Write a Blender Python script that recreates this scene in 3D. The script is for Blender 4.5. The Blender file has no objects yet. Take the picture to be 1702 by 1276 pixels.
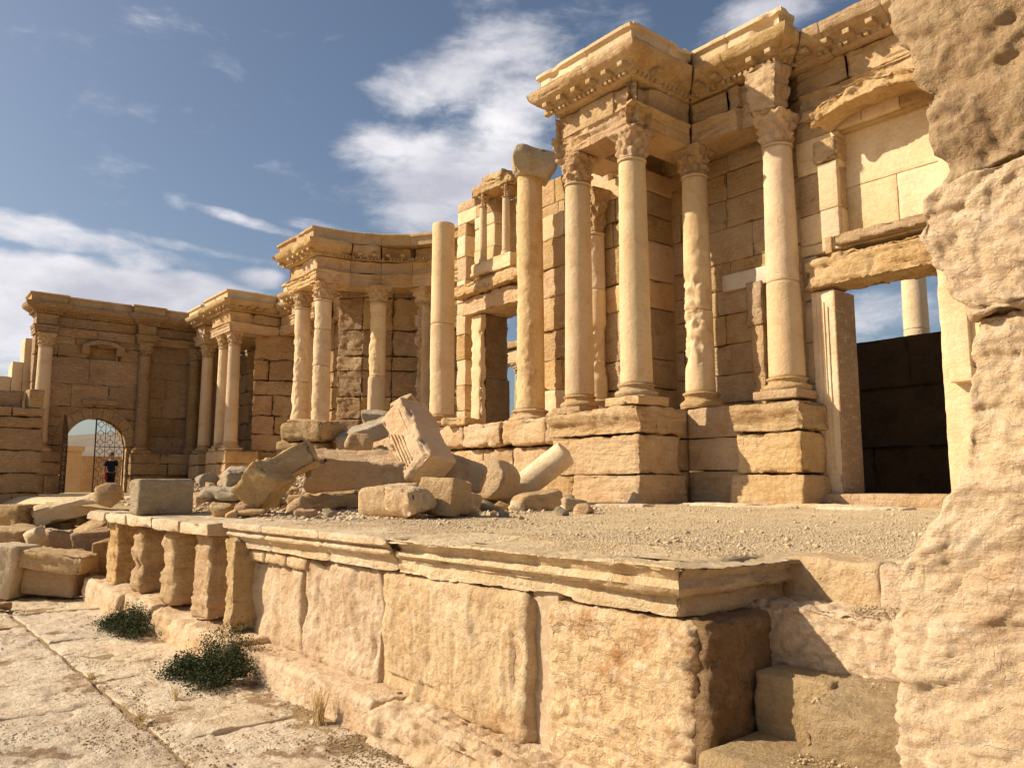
import bpy, math, random
import numpy as np
from mathutils import Vector, Matrix
S = bpy.context.scene
COL = S.collection
R = math.radians

# ------------------------------------------------------------------ camera
TH = R(39.3); EYE = 0.42; PITCH = math.atan(168.0/1320.0)
v0 = Vector((-math.cos(TH), math.sin(TH), 0)); rt = Vector((math.sin(TH), math.cos(TH), 0))
vd = v0*math.cos(PITCH) + Vector((0, 0, math.sin(PITCH)))
up = rt.cross(vd)
cam = bpy.data.objects.new('camera', bpy.data.cameras.new('camera'))
COL.objects.link(cam)
M3 = Matrix((rt, up, -vd)).transposed()
cam.matrix_world = Matrix.Translation((0, 0, EYE)) @ M3.to_4x4()
cam.data.sensor_width = 36.0
cam.data.lens = 36.0*1320.0/1702.0
cam.data.clip_start = 0.05
cam.data.clip_end = 9000
S.camera = cam

# ------------------------------------------------------------------ light
SUN = Vector((-0.90, -1.0, 0.87)).normalized()          # towards the sun
sun = bpy.data.objects.new('sun', bpy.data.lights.new('sun', 'SUN'))
COL.objects.link(sun)
sun.data.energy = 5.0
sun.data.angle = R(0.6)
sun.data.color = (1.0, 0.865, 0.68)
sun.rotation_euler = SUN.to_track_quat('Z', 'Y').to_euler()
S.view_settings.view_transform = 'Standard'
S.view_settings.look = 'None'
S.view_settings.exposure = 0.40
S.view_settings.gamma = 1.0
S.view_settings.use_curve_mapping = False

def nn(nt, typ, **kw):
    n = nt.nodes.new(typ)
    for k, v in kw.items():
        if k.startswith('i_'): n.inputs[k[2:].replace('_', ' ')].default_value = v
        else: setattr(n, k, v)
    return n
def math_(nt, op, a, b=None, c=None, clamp=False):
    n = nt.nodes.new('ShaderNodeMath'); n.operation = op; n.use_clamp = clamp
    for i, x in enumerate((a, b, c)):
        if x is None: continue
        if isinstance(x, (int, float)): n.inputs[i].default_value = x
        else: nt.links.new(x, n.inputs[i])
    return n.outputs[0]

world = bpy.data.worlds.new('World'); S.world = world; world.use_nodes = True
nt = world.node_tree; nt.nodes.clear()
out = nn(nt, 'ShaderNodeOutputWorld'); bg = nn(nt, 'ShaderNodeBackground')
sky = nn(nt, 'ShaderNodeTexSky'); sky.sky_type = 'NISHITA'; sky.sun_disc = False
sky.sun_elevation = math.asin(SUN.z); sky.sun_rotation = math.atan2(SUN.x, SUN.y)
sky.air_density = 1.0; sky.dust_density = 2.1; sky.ozone_density = 2.0
bg.inputs['Strength'].default_value = 0.070
tc = nn(nt, 'ShaderNodeTexCoord'); sep = nn(nt, 'ShaderNodeSeparateXYZ')
nt.links.new(tc.outputs['Generated'], sep.inputs[0])
X_, Y_, Z_ = sep.outputs
az = math_(nt, 'ARCTAN2', Y_, X_); el = math_(nt, 'ARCSINE', Z_)
# clouds drift on a plane high above: direction projected to it
zz = math_(nt, 'ADD', math_(nt, 'MAXIMUM', Z_, 0.0), 0.16)
cx = math_(nt, 'DIVIDE', X_, zz); cy = math_(nt, 'DIVIDE', Y_, zz)
cmb = nn(nt, 'ShaderNodeCombineXYZ'); nt.links.new(cx, cmb.inputs[0]); nt.links.new(cy, cmb.inputs[1])
wn = nn(nt, 'ShaderNodeTexNoise', i_Scale=1.1, i_Detail=8.0, i_Roughness=0.62, i_Distortion=0.3)
nt.links.new(cmb.outputs[0], wn.inputs['Vector'])
dn = nn(nt, 'ShaderNodeTexNoise', i_Scale=9.0, i_Detail=9.0, i_Roughness=0.6, i_Distortion=0.2)
mp = nn(nt, 'ShaderNodeMapping'); mp.inputs['Scale'].default_value = (1, 1, 2.4)
nt.links.new(tc.outputs['Generated'], mp.inputs[0]); nt.links.new(mp.outputs[0], dn.inputs['Vector'])
def px_dir(x, y):
    d = vd + rt*((x-851.)/1320.) - up*((y-638.)/1320.)
    d.normalize(); return math.atan2(d.y, d.x), math.asin(d.z)
# (azimuth/elevation centre taken from the place in the sky, half sizes in px, tilt, weight)
CLOUDS = [(790,120,200,72,-.25,.85),(870,160,110,120,0,.75),(930,60,200,60,-.1,.5),(690,262,140,66,.05,.95),(760,320,180,85,-.1,1.1),
          (660,335,110,45,.3,.7),(860,230,110,100,0,.7),
          (170,495,240,58,.06,1.7),(50,490,150,54,0,1.6),(330,492,120,40,.1,1.3),(20,560,200,90,0,1.0),(430,462,50,20,0,.9),(230,440,60,28,0,.9),
          (120,392,250,22,.12,.72),(20,385,140,20,.1,.7),(330,415,140,13,.10,.6),(410,368,150,12,.2,.7),(295,335,34,22,.5,.6),(540,380,90,16,.1,.6),
          (1290,20,170,50,-.2,.75),(1230,60,110,40,0,.5),(1470,540,120,60,-.1,.7),
          (700,10,260,26,-.1,.25)]
acc = None
for (x, y, sx, sy, tl, w) in CLOUDS:
    a0, e0 = px_dir(x, y)
    ca = math.cos(e0)/1320.0
    da = math_(nt, 'MULTIPLY', math_(nt, 'SUBTRACT', az, a0), -math.cos(e0))
    de = math_(nt, 'SUBTRACT', el, e0)
    # rotate by tilt
    c, s = math.cos(tl), math.sin(tl)
    u = math_(nt, 'ADD', math_(nt, 'MULTIPLY', da, c), math_(nt, 'MULTIPLY', de, -s))
    v = math_(nt, 'ADD', math_(nt, 'MULTIPLY', da, s), math_(nt, 'MULTIPLY', de, c))
    k = math.cos(math.atan(math.hypot(x-851, y-638)/1320.))
    u = math_(nt, 'DIVIDE', u, sx/1320.*k*1.25); v = math_(nt, 'DIVIDE', v, sy/1320.*k*1.25)
    d2 = math_(nt, 'ADD', math_(nt, 'MULTIPLY', u, u), math_(nt, 'MULTIPLY', v, v))
    b = math_(nt, 'MULTIPLY', math_(nt, 'SUBTRACT', 1.0, d2, clamp=True), w)
    acc = b if acc is None else math_(nt, 'SMOOTH_MAX', acc, b, 0.25)
# elsewhere in the sky the clouds are scattered by the large noise
far_ = math_(nt, 'MULTIPLY', math_(nt, 'SUBTRACT', wn.outputs['Fac'], 0.56), 0.9)
n_mix = math_(nt, 'ADD', math_(nt, 'MULTIPLY', math_(nt, 'SUBTRACT', dn.outputs['Fac'], 0.5), 1.75), far_)
cov = math_(nt, 'ADD', acc, n_mix)
rmp = nn(nt, 'ShaderNodeMapRange', interpolation_type='SMOOTHSTEP')
rmp.inputs['From Min'].default_value = 0.26; rmp.inputs['From Max'].default_value = 0.98
nt.links.new(cov, rmp.inputs['Value'])
# cloud body: bright tops, greyer thick parts
dn2 = nn(nt, 'ShaderNodeTexNoise', i_Scale=5.0, i_Detail=6.0, i_Roughness=0.55)
nt.links.new(mp.outputs[0], dn2.inputs['Vector'])
cr = nn(nt, 'ShaderNodeMapRange'); cr.inputs['From Min'].default_value = 0.35; cr.inputs['From Max'].default_value = 0.65
nt.links.new(dn2.outputs['Fac'], cr.inputs['Value'])
ccol = nn(nt, 'ShaderNodeMix', data_type='RGBA')
ccol.inputs[6].default_value = (6.2, 6.2, 7.0, 1); ccol.inputs[7].default_value = (11.4, 11.1, 11.3, 1)
nt.links.new(cr.outputs[0], ccol.inputs[0])
hs = nn(nt, 'ShaderNodeHueSaturation', i_Saturation=0.96, i_Value=1.08)
nt.links.new(sky.outputs[0], hs.inputs['Color'])
mx = nn(nt, 'ShaderNodeMix', data_type='RGBA')
nt.links.new(math_(nt, 'MULTIPLY', rmp.outputs[0], 0.94), mx.inputs[0])
nt.links.new(hs.outputs[0], mx.inputs[6]); nt.links.new(ccol.outputs[2], mx.inputs[7])
nt.links.new(mx.outputs[2], bg.inputs['Color']); nt.links.new(bg.outputs[0], out.inputs['Surface'])

# ------------------------------------------------------------------ noise
def hsh(i, j, k, s):
    h = (i.astype(np.int64)*374761393 + j.astype(np.int64)*668265263 + k.astype(np.int64)*2147483647 + s*974634777) & 0xFFFFFFFF
    h = ((h ^ (h >> 13))*1274126177) & 0xFFFFFFFF
    h = ((h ^ (h >> 16))*2246822519) & 0xFFFFFFFF
    return ((h ^ (h >> 15)) & 0xFFFFFF)/float(0xFFFFFF)
def vn(p, s=0):
    f = np.floor(p); t = p-f; t = t*t*t*(t*(t*6-15)+10); f = f.astype(np.int64)
    i, j, k = f[:, 0], f[:, 1], f[:, 2]; x, y, z = t[:, 0], t[:, 1], t[:, 2]
    def L(a, b, w): return a+(b-a)*w
    return L(L(L(hsh(i,j,k,s), hsh(i+1,j,k,s), x), L(hsh(i,j+1,k,s), hsh(i+1,j+1,k,s), x), y),
             L(L(hsh(i,j,k+1,s), hsh(i+1,j,k+1,s), x), L(hsh(i,j+1,k+1,s), hsh(i+1,j+1,k+1,s), x), y), z)
def fbm(p, o=4, s=0, g=0.5):
    a = 1.0; t = 0; n = np.zeros(len(p)); p = np.array(p, float)
    for q in range(o):
        n += a*(vn(p, s+q)-0.5)*2; t += a; a *= g; p = p*2.03+17.7
    return n/t
def ridge(p, o=3, s=0):
    a = 1.0; t = 0; n = np.zeros(len(p)); p = np.array(p, float)
    for q in range(o):
        n += a*(1-np.abs((vn(p, s+q)-0.5)*2)*1.6); t += a; a *= 0.5; p = p*2.1+9.1
    return n/t
def crackle(p, s=0):
    f = np.floor(p).astype(np.int64); d1 = np.full(len(p), 9.); d2 = np.full(len(p), 9.)
    for a in (-1, 0, 1):
        for b in (-1, 0, 1):
            for c in (-1, 0, 1):
                i, j, k = f[:, 0]+a, f[:, 1]+b, f[:, 2]+c
                q = np.stack((i+hsh(i,j,k,s), j+hsh(i,j,k,s+1), k+hsh(i,j,k,s+2)), 1)
                d = np.sqrt(((q-p)**2).sum(1))
                m = d < d1; d2 = np.where(m, d1, np.minimum(d2, d)); d1 = np.where(m, d, d1)
    return d2-d1
def sst(a, b, x):
    t = np.clip((x-a)/(b-a), 0, 1); return t*t*(3-2*t)

# ------------------------------------------------------------------ object helpers
def mk(verts, faces, name, mat=None, smooth=True):
    me = bpy.data.meshes.new(name)
    verts = np.asarray(verts, np.float32)
    if isinstance(faces, np.ndarray):
        n, w = faces.shape
        me.vertices.add(len(verts)); me.vertices.foreach_set('co', verts.ravel())
        me.loops.add(n*w); me.loops.foreach_set('vertex_index', faces.astype(np.int32).ravel())
        me.polygons.add(n); me.polygons.foreach_set('loop_start', np.arange(0, n*w, w, dtype=np.int32))
        me.polygons.foreach_set('loop_total', np.full(n, w, np.int32))
        me.update(calc_edges=True)
    else:
        me.from_pydata(verts.tolist(), [], faces); me.update()
    if smooth: me.polygons.foreach_set('use_smooth', np.ones(len(me.polygons), bool))
    if mat: me.materials.append(mat)
    return me
def ob(name, me, parent=None, loc=(0,0,0), rot=None):
    o = bpy.data.objects.new(name, me); COL.objects.link(o)
    if parent: o.parent = parent
    o.location = loc
    if rot is not None: o.rotation_euler = rot
    return o
def tag(o, label=None, cat=None, group=None, kind=None):
    if label: o['label'] = label
    if cat: o['category'] = cat
    if group: o['group'] = group
    if kind or label: o['kind'] = kind or 'thing'
    return o
def empty(name, loc, label, cat, group=None, rot=None):
    o = bpy.data.objects.new(name, None); COL.objects.link(o); o.location = loc
    o.empty_display_size = 0.2
    if rot is not None: o.rotation_euler = rot
    return tag(o, label, cat, group)
def join(parts):
    V = []; F = []; n = 0
    for v, f in parts:
        V.append(np.asarray(v, float)); F += [[i+n for i in q] for q in (f.tolist() if isinstance(f, np.ndarray) else f)]; n += len(v)
    return np.concatenate(V), F

# ------------------------------------------------------------------ materials
def stone_mat(name, A, B, C, light=(.64,.53,.36), sc=1.0, bump=1.0, cracks=.5, csc=1.6, cmask=(.50, .66), strata=0.5, pits=0.5, stain=0.5, rough=0.92, soil=None, var=0.12, fz=5.5):
    m = bpy.data.materials.new(name); m.use_nodes = True; nt = m.node_tree
    bs = nt.nodes['Principled BSDF']; bs.inputs['Roughness'].default_value = rough
    bs.inputs['Specular IOR Level'].default_value = 0.12
    geo = nn(nt, 'ShaderNodeNewGeometry'); pos = geo.outputs['Position']
    def noise(scale, det=4, ro=.55, vec=pos, dis=0.0):
        n = nn(nt, 'ShaderNodeTexNoise', i_Scale=scale, i_Detail=float(det), i_Roughness=ro, i_Distortion=dis)
        nt.links.new(vec, n.inputs['Vector']); return n.outputs['Fac']
    def ramp(v, a, b):
        r = nn(nt, 'ShaderNodeMapRange', interpolation_type='SMOOTHSTEP')
        r.inputs['From Min'].default_value = a; r.inputs['From Max'].default_value = b
        nt.links.new(v, r.inputs['Value']); return r.outputs[0]
    def mix(f, a, b, mode='MIX'):
        n = nn(nt, 'ShaderNodeMix', data_type='RGBA', blend_type=mode)
        for k, x in ((0, f), (6, a), (7, b)):
            if isinstance(x, tuple): n.inputs[k].default_value = (*x, 1)
            elif isinstance(x, (int, float)): n.inputs[k].default_value = x
            else: nt.links.new(x, n.inputs[k])
        return n.outputs[2]
    flat = nn(nt, 'ShaderNodeMapping'); flat.inputs['Scale'].default_value = (.8, .8, fz); nt.links.new(pos, flat.inputs[0])
    fl = flat.outputs[0]
    c = mix(ramp(noise(.8*sc, 5), .35, .65), A, B)
    c = mix(math_(nt, 'MULTIPLY', ramp(noise(2.1*sc, 7, .6, dis=.4), .50, .68), stain), c, C)
    c = mix(math_(nt, 'MULTIPLY', ramp(noise(3.7*sc, 6, .65, fl), .52, .70), .55), c, light)
    c = mix(math_(nt, 'MULTIPLY', ramp(noise(1.6*sc, 9, .7, fl, .6), .56, .74), .35*stain+.1), c, tuple(x*.62 for x in C))
    # fine grain and small dark specks
    g = noise(38*sc, 4, .7)
    g2 = noise(14*sc, 7, .72)
    c = mix(math_(nt, 'MULTIPLY', ramp(g2, .54, .66), .42*stain+.08), c, tuple(x*.66 for x in C))
    c = mix(math_(nt, 'MULTIPLY', ramp(g2, .46, .36), .45), c, light)
    c = mix(math_(nt, 'MULTIPLY', ramp(g, .56, .70), .45), c, tuple(x*.55 for x in A))
    c = mix(math_(nt, 'MULTIPLY', ramp(g, .42, .28), .35), c, light)
    if soil:
        sn = noise(1.5, 9, .68); c = mix(ramp(sn, soil[1], soil[1]+.07), c, soil[0])
    oi = nn(nt, 'ShaderNodeObjectInfo')
    hv = nn(nt, 'ShaderNodeHueSaturation')
    nt.links.new(math_(nt, 'ADD', math_(nt, 'MULTIPLY', oi.outputs['Random'], var*2), 1-var), hv.inputs['Value'])
    r2 = math_(nt, 'FRACT', math_(nt, 'MULTIPLY', oi.outputs['Random'], 7.31))
    nt.links.new(math_(nt, 'ADD', math_(nt, 'MULTIPLY', r2, .006), .4975), hv.inputs['Hue'])
    nt.links.new(math_(nt, 'ADD', math_(nt, 'MULTIPLY', r2, .16), .92), hv.inputs['Saturation'])
    # cracks: warped cell borders, broken up by noise
    wv = nn(nt, 'ShaderNodeTexNoise', i_Scale=2.2*csc, i_Detail=5.0, i_Roughness=.6); nt.links.new(pos, wv.inputs['Vector'])
    wm = nn(nt, 'ShaderNodeVectorMath', operation='MULTIPLY_ADD'); wm.inputs[1].default_value = (.85/csc, .85/csc, .6/csc)
    nt.links.new(wv.outputs['Color'], wm.inputs[0]); nt.links.new(pos, wm.inputs[2])
    cm = nn(nt, 'ShaderNodeMapping'); cm.inputs['Scale'].default_value = (1, 1, 1.9); nt.links.new(wm.outputs[0], cm.inputs[0])
    cv = nn(nt, 'ShaderNodeTexVoronoi', feature='DISTANCE_TO_EDGE', i_Scale=csc*1.5); nt.links.new(cm.outputs[0], cv.inputs['Vector'])
    crk = math_(nt, 'MULTIPLY', ramp(cv.outputs['Distance'], .055, .0), ramp(noise(.6*csc if cmask[0] < .4 else 1.7*csc, 5), cmask[0], cmask[1]))
    crk = math_(nt, 'MULTIPLY', crk, cracks)
    c = mix(math_(nt, 'MULTIPLY', crk, .30), c, tuple(x*.75 for x in C)) if cracks else c
    nt.links.new(c, hv.inputs['Color']); nt.links.new(hv.outputs[0], bs.inputs['Base Color'])
    # relief
    h = math_(nt, 'MULTIPLY', noise(9*sc, 9, .70), .080)
    h = math_(nt, 'ADD', h, math_(nt, 'MULTIPLY', noise(27*sc, 7, .72), .018))
    h = math_(nt, 'SUBTRACT', h, math_(nt, 'MULTIPLY', crk, .022))
    if strata: h = math_(nt, 'ADD', h, math_(nt, 'MULTIPLY', noise(4.5*sc, 7, .6, fl, .5), .085*strata))
    h = math_(nt, 'ADD', h, math_(nt, 'MULTIPLY', noise(60*sc, 5, .75), .009))
    if pits:
        vo = nn(nt, 'ShaderNodeTexVoronoi', feature='F1', i_Scale=16*sc, i_Randomness=1.0); nt.links.new(pos, vo.inputs['Vector'])
        pt = math_(nt, 'MULTIPLY', ramp(vo.outputs['Distance'], .05, .30), ramp(noise(2.2*sc, 3), .42, .6))
        h = math_(nt, 'ADD', h, math_(nt, 'MULTIPLY', pt, .010*pits))
    bp = nn(nt, 'ShaderNodeBump', i_Strength=1.0, i_Distance=bump)
    nt.links.new(h, bp.inputs['Height']); nt.links.new(bp.outputs[0], bs.inputs['Normal'])
    return m
GOLD = stone_mat('golden_sandstone', (.56,.365,.180), (.65,.46,.26), (.44,.24,.105), bump=1.0, strata=.28)
WALL = stone_mat('wall_sandstone', (.50,.325,.150), (.59,.42,.22), (.40,.225,.10), bump=.7, stain=.6, var=.06)
RUST = stone_mat('orange_column_stone', (.61,.415,.225), (.67,.49,.285), (.50,.285,.135), bump=.4, strata=.1, pits=1.2, stain=.7, cracks=.4, csc=.8)
SMOOTH = stone_mat('dressed_sandstone', (.64,.475,.275), (.72,.56,.355), (.53,.325,.16), bump=.32, strata=.15, stain=.4, cracks=.35, csc=.7, light=(.74,.62,.44))
SHAFT = stone_mat('column_sandstone', (.64,.465,.275), (.70,.53,.33), (.52,.32,.16), bump=.28, strata=.08, pits=.9, stain=.45, cracks=.35, csc=.8)
RED = stone_mat('reddish_sandstone', (.44,.265,.13), (.52,.335,.175), (.33,.165,.08), bump=1.0)
GREY = stone_mat('greyish_limestone', (.42,.335,.22), (.50,.41,.28), (.34,.24,.14), bump=.9, light=(.56,.49,.37))
PEACH = stone_mat('peach_fresh_stone', (.64,.42,.215), (.70,.50,.29), (.56,.29,.12), bump=.4, strata=.15)
FORE = stone_mat('foreground_sandstone', (.66,.46,.265), (.75,.565,.36), (.47,.275,.135), sc=1.6, bump=.60, pits=1.4, stain=.6, light=(.80,.66,.47), cracks=.5, csc=2.2, strata=.12, fz=1.2, var=.05)
FOREH = stone_mat('cracked_end_sandstone', (.66,.46,.26), (.75,.565,.36), (.42,.225,.10), sc=1.5, bump=.58, pits=1.0, stain=1.0, light=(.82,.68,.50), cracks=.8, csc=3., strata=.5, fz=2.6)
LEDGE = stone_mat('dusty_ledge_stone', (.70,.52,.32), (.80,.63,.42), (.52,.33,.17), sc=1.6, bump=.60, pits=1.4, stain=.5, light=(.86,.73,.54), cracks=.5, csc=2.2, strata=.5, fz=3.)
ROCK = stone_mat('crackled_sandstone', (.62,.435,.25), (.70,.525,.32), (.47,.28,.14), sc=1.9, bump=.36, pits=1.3, stain=.5, light=(.76,.64,.47), var=.02, cracks=.45, csc=4.5, cmask=(.48, .62), strata=.4, fz=3.)
PALE = stone_mat('pale_new_stone', (.74,.64,.49), (.80,.70,.56), (.66,.54,.38), bump=.15, strata=0, pits=0, cracks=0, light=(.82,.75,.62))
DARKR = stone_mat('darker_brown_stone', (.42,.28,.145), (.50,.35,.195), (.28,.17,.085), sc=1.6, bump=.5, light=(.58,.44,.27), var=.02, cracks=.5, csc=3.5, cmask=(.46, .6), strata=.2, fz=1.8, stain=.8)
STAIN_SHADE = stone_mat('brown_stain_shade_stone', (.24,.145,.065), (.31,.195,.095), (.16,.09,.04), sc=1.6, bump=.6, light=(.38,.26,.14), cracks=.8, csc=4., fz=2.)  # shade of sunless faces painted in, along with brown stain
DIM = stone_mat('dull_shaded_brown_stone', (.36,.225,.11), (.43,.285,.145), (.28,.16,.075), bump=.8)  # dull brown of the wing; on other parts it paints in shade
PAVE = stone_mat('worn_paving', (.69,.54,.36), (.77,.635,.445), (.50,.34,.19), sc=1.7, bump=.55, pits=1.2, strata=0, light=(.86,.73,.54), soil=((.36,.235,.125), .545), var=.05, cracks=.7, csc=2.6)
SOIL = stone_mat('dusty_earth', (.42,.29,.155), (.48,.345,.195), (.33,.22,.115), sc=2.2, bump=.6, strata=0, light=(.54,.42,.26), cracks=0)
STAGE = stone_mat('stage_dust', (.64,.485,.29), (.70,.54,.34), (.47,.32,.17), sc=1.6, bump=.5, strata=0, pits=1.3, light=(.70,.57,.38), cracks=.4)
PEB = stone_mat('gravel_stone', (.58,.43,.25), (.68,.53,.34), (.40,.26,.14), sc=4, bump=.1, strata=0, light=(.74,.62,.44), cracks=0)
MORT = stone_mat('smooth_mortar', (.40,.285,.165), (.44,.32,.19), (.36,.25,.14), bump=.12, strata=.3, pits=0, stain=.2, cracks=0)
DARKW = stone_mat('near_black_stone', (.080,.050,.027), (.11,.07,.038), (.045,.03,.017), bump=.6, light=(.13,.09,.05), var=.03)  # near-black tone of the wall behind the doorway
DESERT = stone_mat('desert_ground', (.40,.29,.17), (.45,.34,.21), (.34,.23,.13), sc=.5, bump=.3, strata=0, cracks=0)
HILL = stone_mat('bare_hill', (.25,.20,.15), (.30,.24,.18), (.2,.16,.12), sc=.02, bump=.1, strata=0, light=(.34,.28,.21), cracks=0)
def plain(name, col, rough=.7, metal=0.0, nz=0.0, ns=30):
    m = bpy.data.materials.new(name); m.use_nodes = True; nt = m.node_tree; bs = nt.nodes['Principled BSDF']
    bs.inputs['Roughness'].default_value = rough; bs.inputs['Metallic'].default_value = metal
    bs.inputs['Specular IOR Level'].default_value = .25
    n = nn(nt, 'ShaderNodeTexNoise', i_Scale=float(ns), i_Detail=4.0); g = nn(nt, 'ShaderNodeNewGeometry')
    nt.links.new(g.outputs['Position'], n.inputs['Vector'])
    mxx = nn(nt, 'ShaderNodeMix', data_type='RGBA')
    mxx.inputs[6].default_value = (*[c*(1-nz) for c in col], 1); mxx.inputs[7].default_value = (*[min(1, c*(1+nz)) for c in col], 1)
    nt.links.new(n.outputs['Fac'], mxx.inputs[0]); nt.links.new(mxx.outputs[2], bs.inputs['Base Color'])
    return m
IRON = plain('rusty_iron', (.11,.065,.04), .8, .3, .4)
LEAF = plain('leaf_green', (.050,.062,.022), .95, 0, .6, 60)
TWIG = plain('dry_twig', (.20,.14,.07), .8, 0, .3)
STRAW = plain('dry_grass', (.55,.40,.18), .8, 0, .2)
NAVY = plain('navy_cloth', (.010,.013,.030), .85, 0, .3)
BLACK = plain('dark_cloth', (.014,.012,.014), .85, 0, .3)
REDC = plain('red_cloth', (.35,.03,.02), .8, 0, .2)
SKIN = plain('skin', (.42,.23,.15), .6, 0, .08)
HATM = plain('hat_cloth', (.12,.07,.045), .85, 0, .2)

# ------------------------------------------------------------------ stones
def gridlines(h, r, res):
    m = 2*h-2*r
    k = max(1, int(round(m/res)))
    inner = np.linspace(-h+r, h-r, k+1)
    nr = max(1, int(round(r/max(res, r*.5))))
    e = [-h + r*t/ (nr) for t in range(nr)]
    return np.array(e + inner.tolist() + [-x for x in reversed(e)])
def box_surf(L, r, res):
    g = [gridlines(L[a]/2, r, res) for a in range(3)]
    n = [len(x) for x in g]
    keys = []; quads = []; base = 0
    for a in range(3):
        b, c = (a+1) % 3, (a+2) % 3
        I, J = np.meshgrid(np.arange(n[b]), np.arange(n[c]), indexing='ij')
        for side in (0, n[a]-1):
            idx = np.zeros((I.size, 3), np.int64); idx[:, a] = side; idx[:, b] = I.ravel(); idx[:, c] = J.ravel()
            keys.append(idx)
            q = np.arange(I.size).reshape(I.shape)+base
            Q = np.stack((q[:-1,:-1], q[1:,:-1], q[1:,1:], q[:-1,1:]), -1).reshape(-1, 4)
            quads.append(Q if side else Q[:, ::-1]); base += I.size
    K = np.concatenate(keys); Q = np.concatenate(quads)
    code = (K[:, 0]*n[1]+K[:, 1])*n[2]+K[:, 2]
    u, inv = np.unique(code, return_inverse=True); inv = inv.ravel()
    Ku = np.zeros((len(u), 3), np.int64); Ku[:, 2] = u % n[2]; Ku[:, 1] = (u//n[2]) % n[1]; Ku[:, 0] = u//(n[2]*n[1])
    P = np.stack([g[a][Ku[:, a]] for a in range(3)], 1)
    return P, inv[Q]
def stone_geo(L, r=.03, res=.2, amp=.01, fr=3., seed=0, strata=0., sfr=9., crack=0., cfr=5., rvar=.5, chips=0., warp=None, hf=0., cstretch=1.6, cw=.055):
    L = np.array(L, float); r = min(r, L.min()*.45)
    P, Q = box_surf(L, r, res); h = L/2; off = np.array([seed*3.71 % 97, seed*7.13 % 89, seed*1.9 % 83])
    core = np.clip(P, -(h-r), h-r); d = P-core; ln = np.linalg.norm(d, axis=1)[:, None]; n = d/np.maximum(ln, 1e-9)
    P0 = core+n*r
    q = P0+off
    D = amp*(fbm(q*fr, 5, seed, .6)+.45*fbm(q*fr*4.3, 3, seed+31, .6))
    if strata: D = D - strata*1.25*np.clip(ridge(q*np.array([1.1, 1.1, sfr])+.5*fbm(q*1.7, 2, seed+2)[:, None], 3, seed+5)-.2, 0, 1)
    if chips:
        # broken corners and edges: bite where two faces meet
        e = (np.abs(P0) > (h-r*2.2)).sum(1)
        D = D - chips*(e >= 2)*np.clip(fbm(q*3.3, 3, seed+9)*1.6, 0, 1)
    if crack:
        w = q+.12*np.stack([fbm(q*3+i*31, 2, seed+i) for i in range(3)], 1)
        cr = crackle(w*cfr*np.array([1, 1, cstretch]), seed+3)
        msk = sst(-.25, .35, fbm(q*1.3, 2, seed+21))
        D = D - crack*np.exp(-cr/cw)*(.35+.65*msk)+crack*.5*np.clip(cr-.2, 0, .35)
    if hf: D = D + hf*(ridge(q*11, 3, seed+51)-.4) + hf*.6*fbm(q*31, 2, seed+55)
    P1 = P0+n*D[:, None]
    if warp is not None: P1 = warp(P1)
    return P1, Q
_cnt = [0]
def stone(name, L, loc, rot=0., mat=GOLD, parent=None, **kw):
    _cnt[0] += 1
    kw.setdefault('seed', _cnt[0])
    P, Q = stone_geo(L, **kw)
    e = rot if isinstance(rot, (tuple, list)) else (0, 0, rot)
    return ob(name, mk(P, Q, name, mat), parent, loc, e)

def facets(seed, n=9, lo=.72, hi=.95):
    """cut a stone by random planes so that it gets broken flat faces"""
    rg = np.random.RandomState(seed); N = rg.normal(size=(n, 3)); N /= np.linalg.norm(N, axis=1)[:, None]; K = rg.uniform(lo, hi, n)
    def w(P):
        h = np.abs(P).max(0); P = P.copy()/h
        for a, k in zip(N, K):
            s = P@a; e = np.abs(a).sum()*k*.80; m = s > e; P[m] -= (s[m]-e)[:, None]*a
        return P*h
    return w
rng = random.Random(5)
def interval_sub(a, b, cuts):
    segs = [(a, b)]
    for (c, d) in cuts:
        n = []
        for (s, e) in segs:
            if d <= s or c >= e: n.append((s, e)); continue
            if c > s: n.append((s, c))
            if d < e: n.append((d, e))
        segs = n
    return segs
def wall(root, p0, p1, zs, thick, mat=WALL, opening=None, wmin=.8, wmax=1.6, res=.16, amp=.012, strata=.012, r=.02, proud=.012,
         tops=None, crack=0., name='stone', chips=.02, rough=None, skip=0.0, depth_back=None, matlist=None):
    """courses of separate stones between p0 and p1; the front face is on the right of the direction p0->p1"""
    p0 = np.array(p0, float); p1 = np.array(p1, float); Ln = np.linalg.norm(p1-p0); t = (p1-p0)/Ln
    nout = np.array([t[1], -t[0]]); ang = math.atan2(t[1], t[0]); base = np.array(root.location)[:2]
    for ci in range(len(zs)-1):
        za, zb = zs[ci], zs[ci+1]; zm = (za+zb)/2
        cuts = opening(za, zb) if opening else []
        for (a, b) in interval_sub(0, Ln, cuts):
            if b-a < .06: continue
            k = max(1, int(round((b-a)/rng.uniform(wmin, wmax)))); w = [rng.uniform(.7, 1.3) for _ in range(k)]; s = sum(w); x = a
            for wi in w:
                l = wi/s*(b-a); xm = x+l/2; x += l
                if tops and zm > tops(xm): continue
                if rng.random() < skip: continue
                pr_ = rng.uniform(-proud, proud)
                c = p0+t*xm+nout*(pr_-thick/2)
                m = rng.choice(matlist) if matlist else mat
                rr = rough(xm, zm) if rough else 1.0
                stone(name, (l-.004, thick, zb-za-.004), (c[0]-base[0], c[1]-base[1], zm), ang, m, root, r=r*(1+.8*(rr-1)), res=res,
                      amp=amp*rr, strata=strata*rr, crack=crack*rr, chips=chips*rr)

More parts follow.
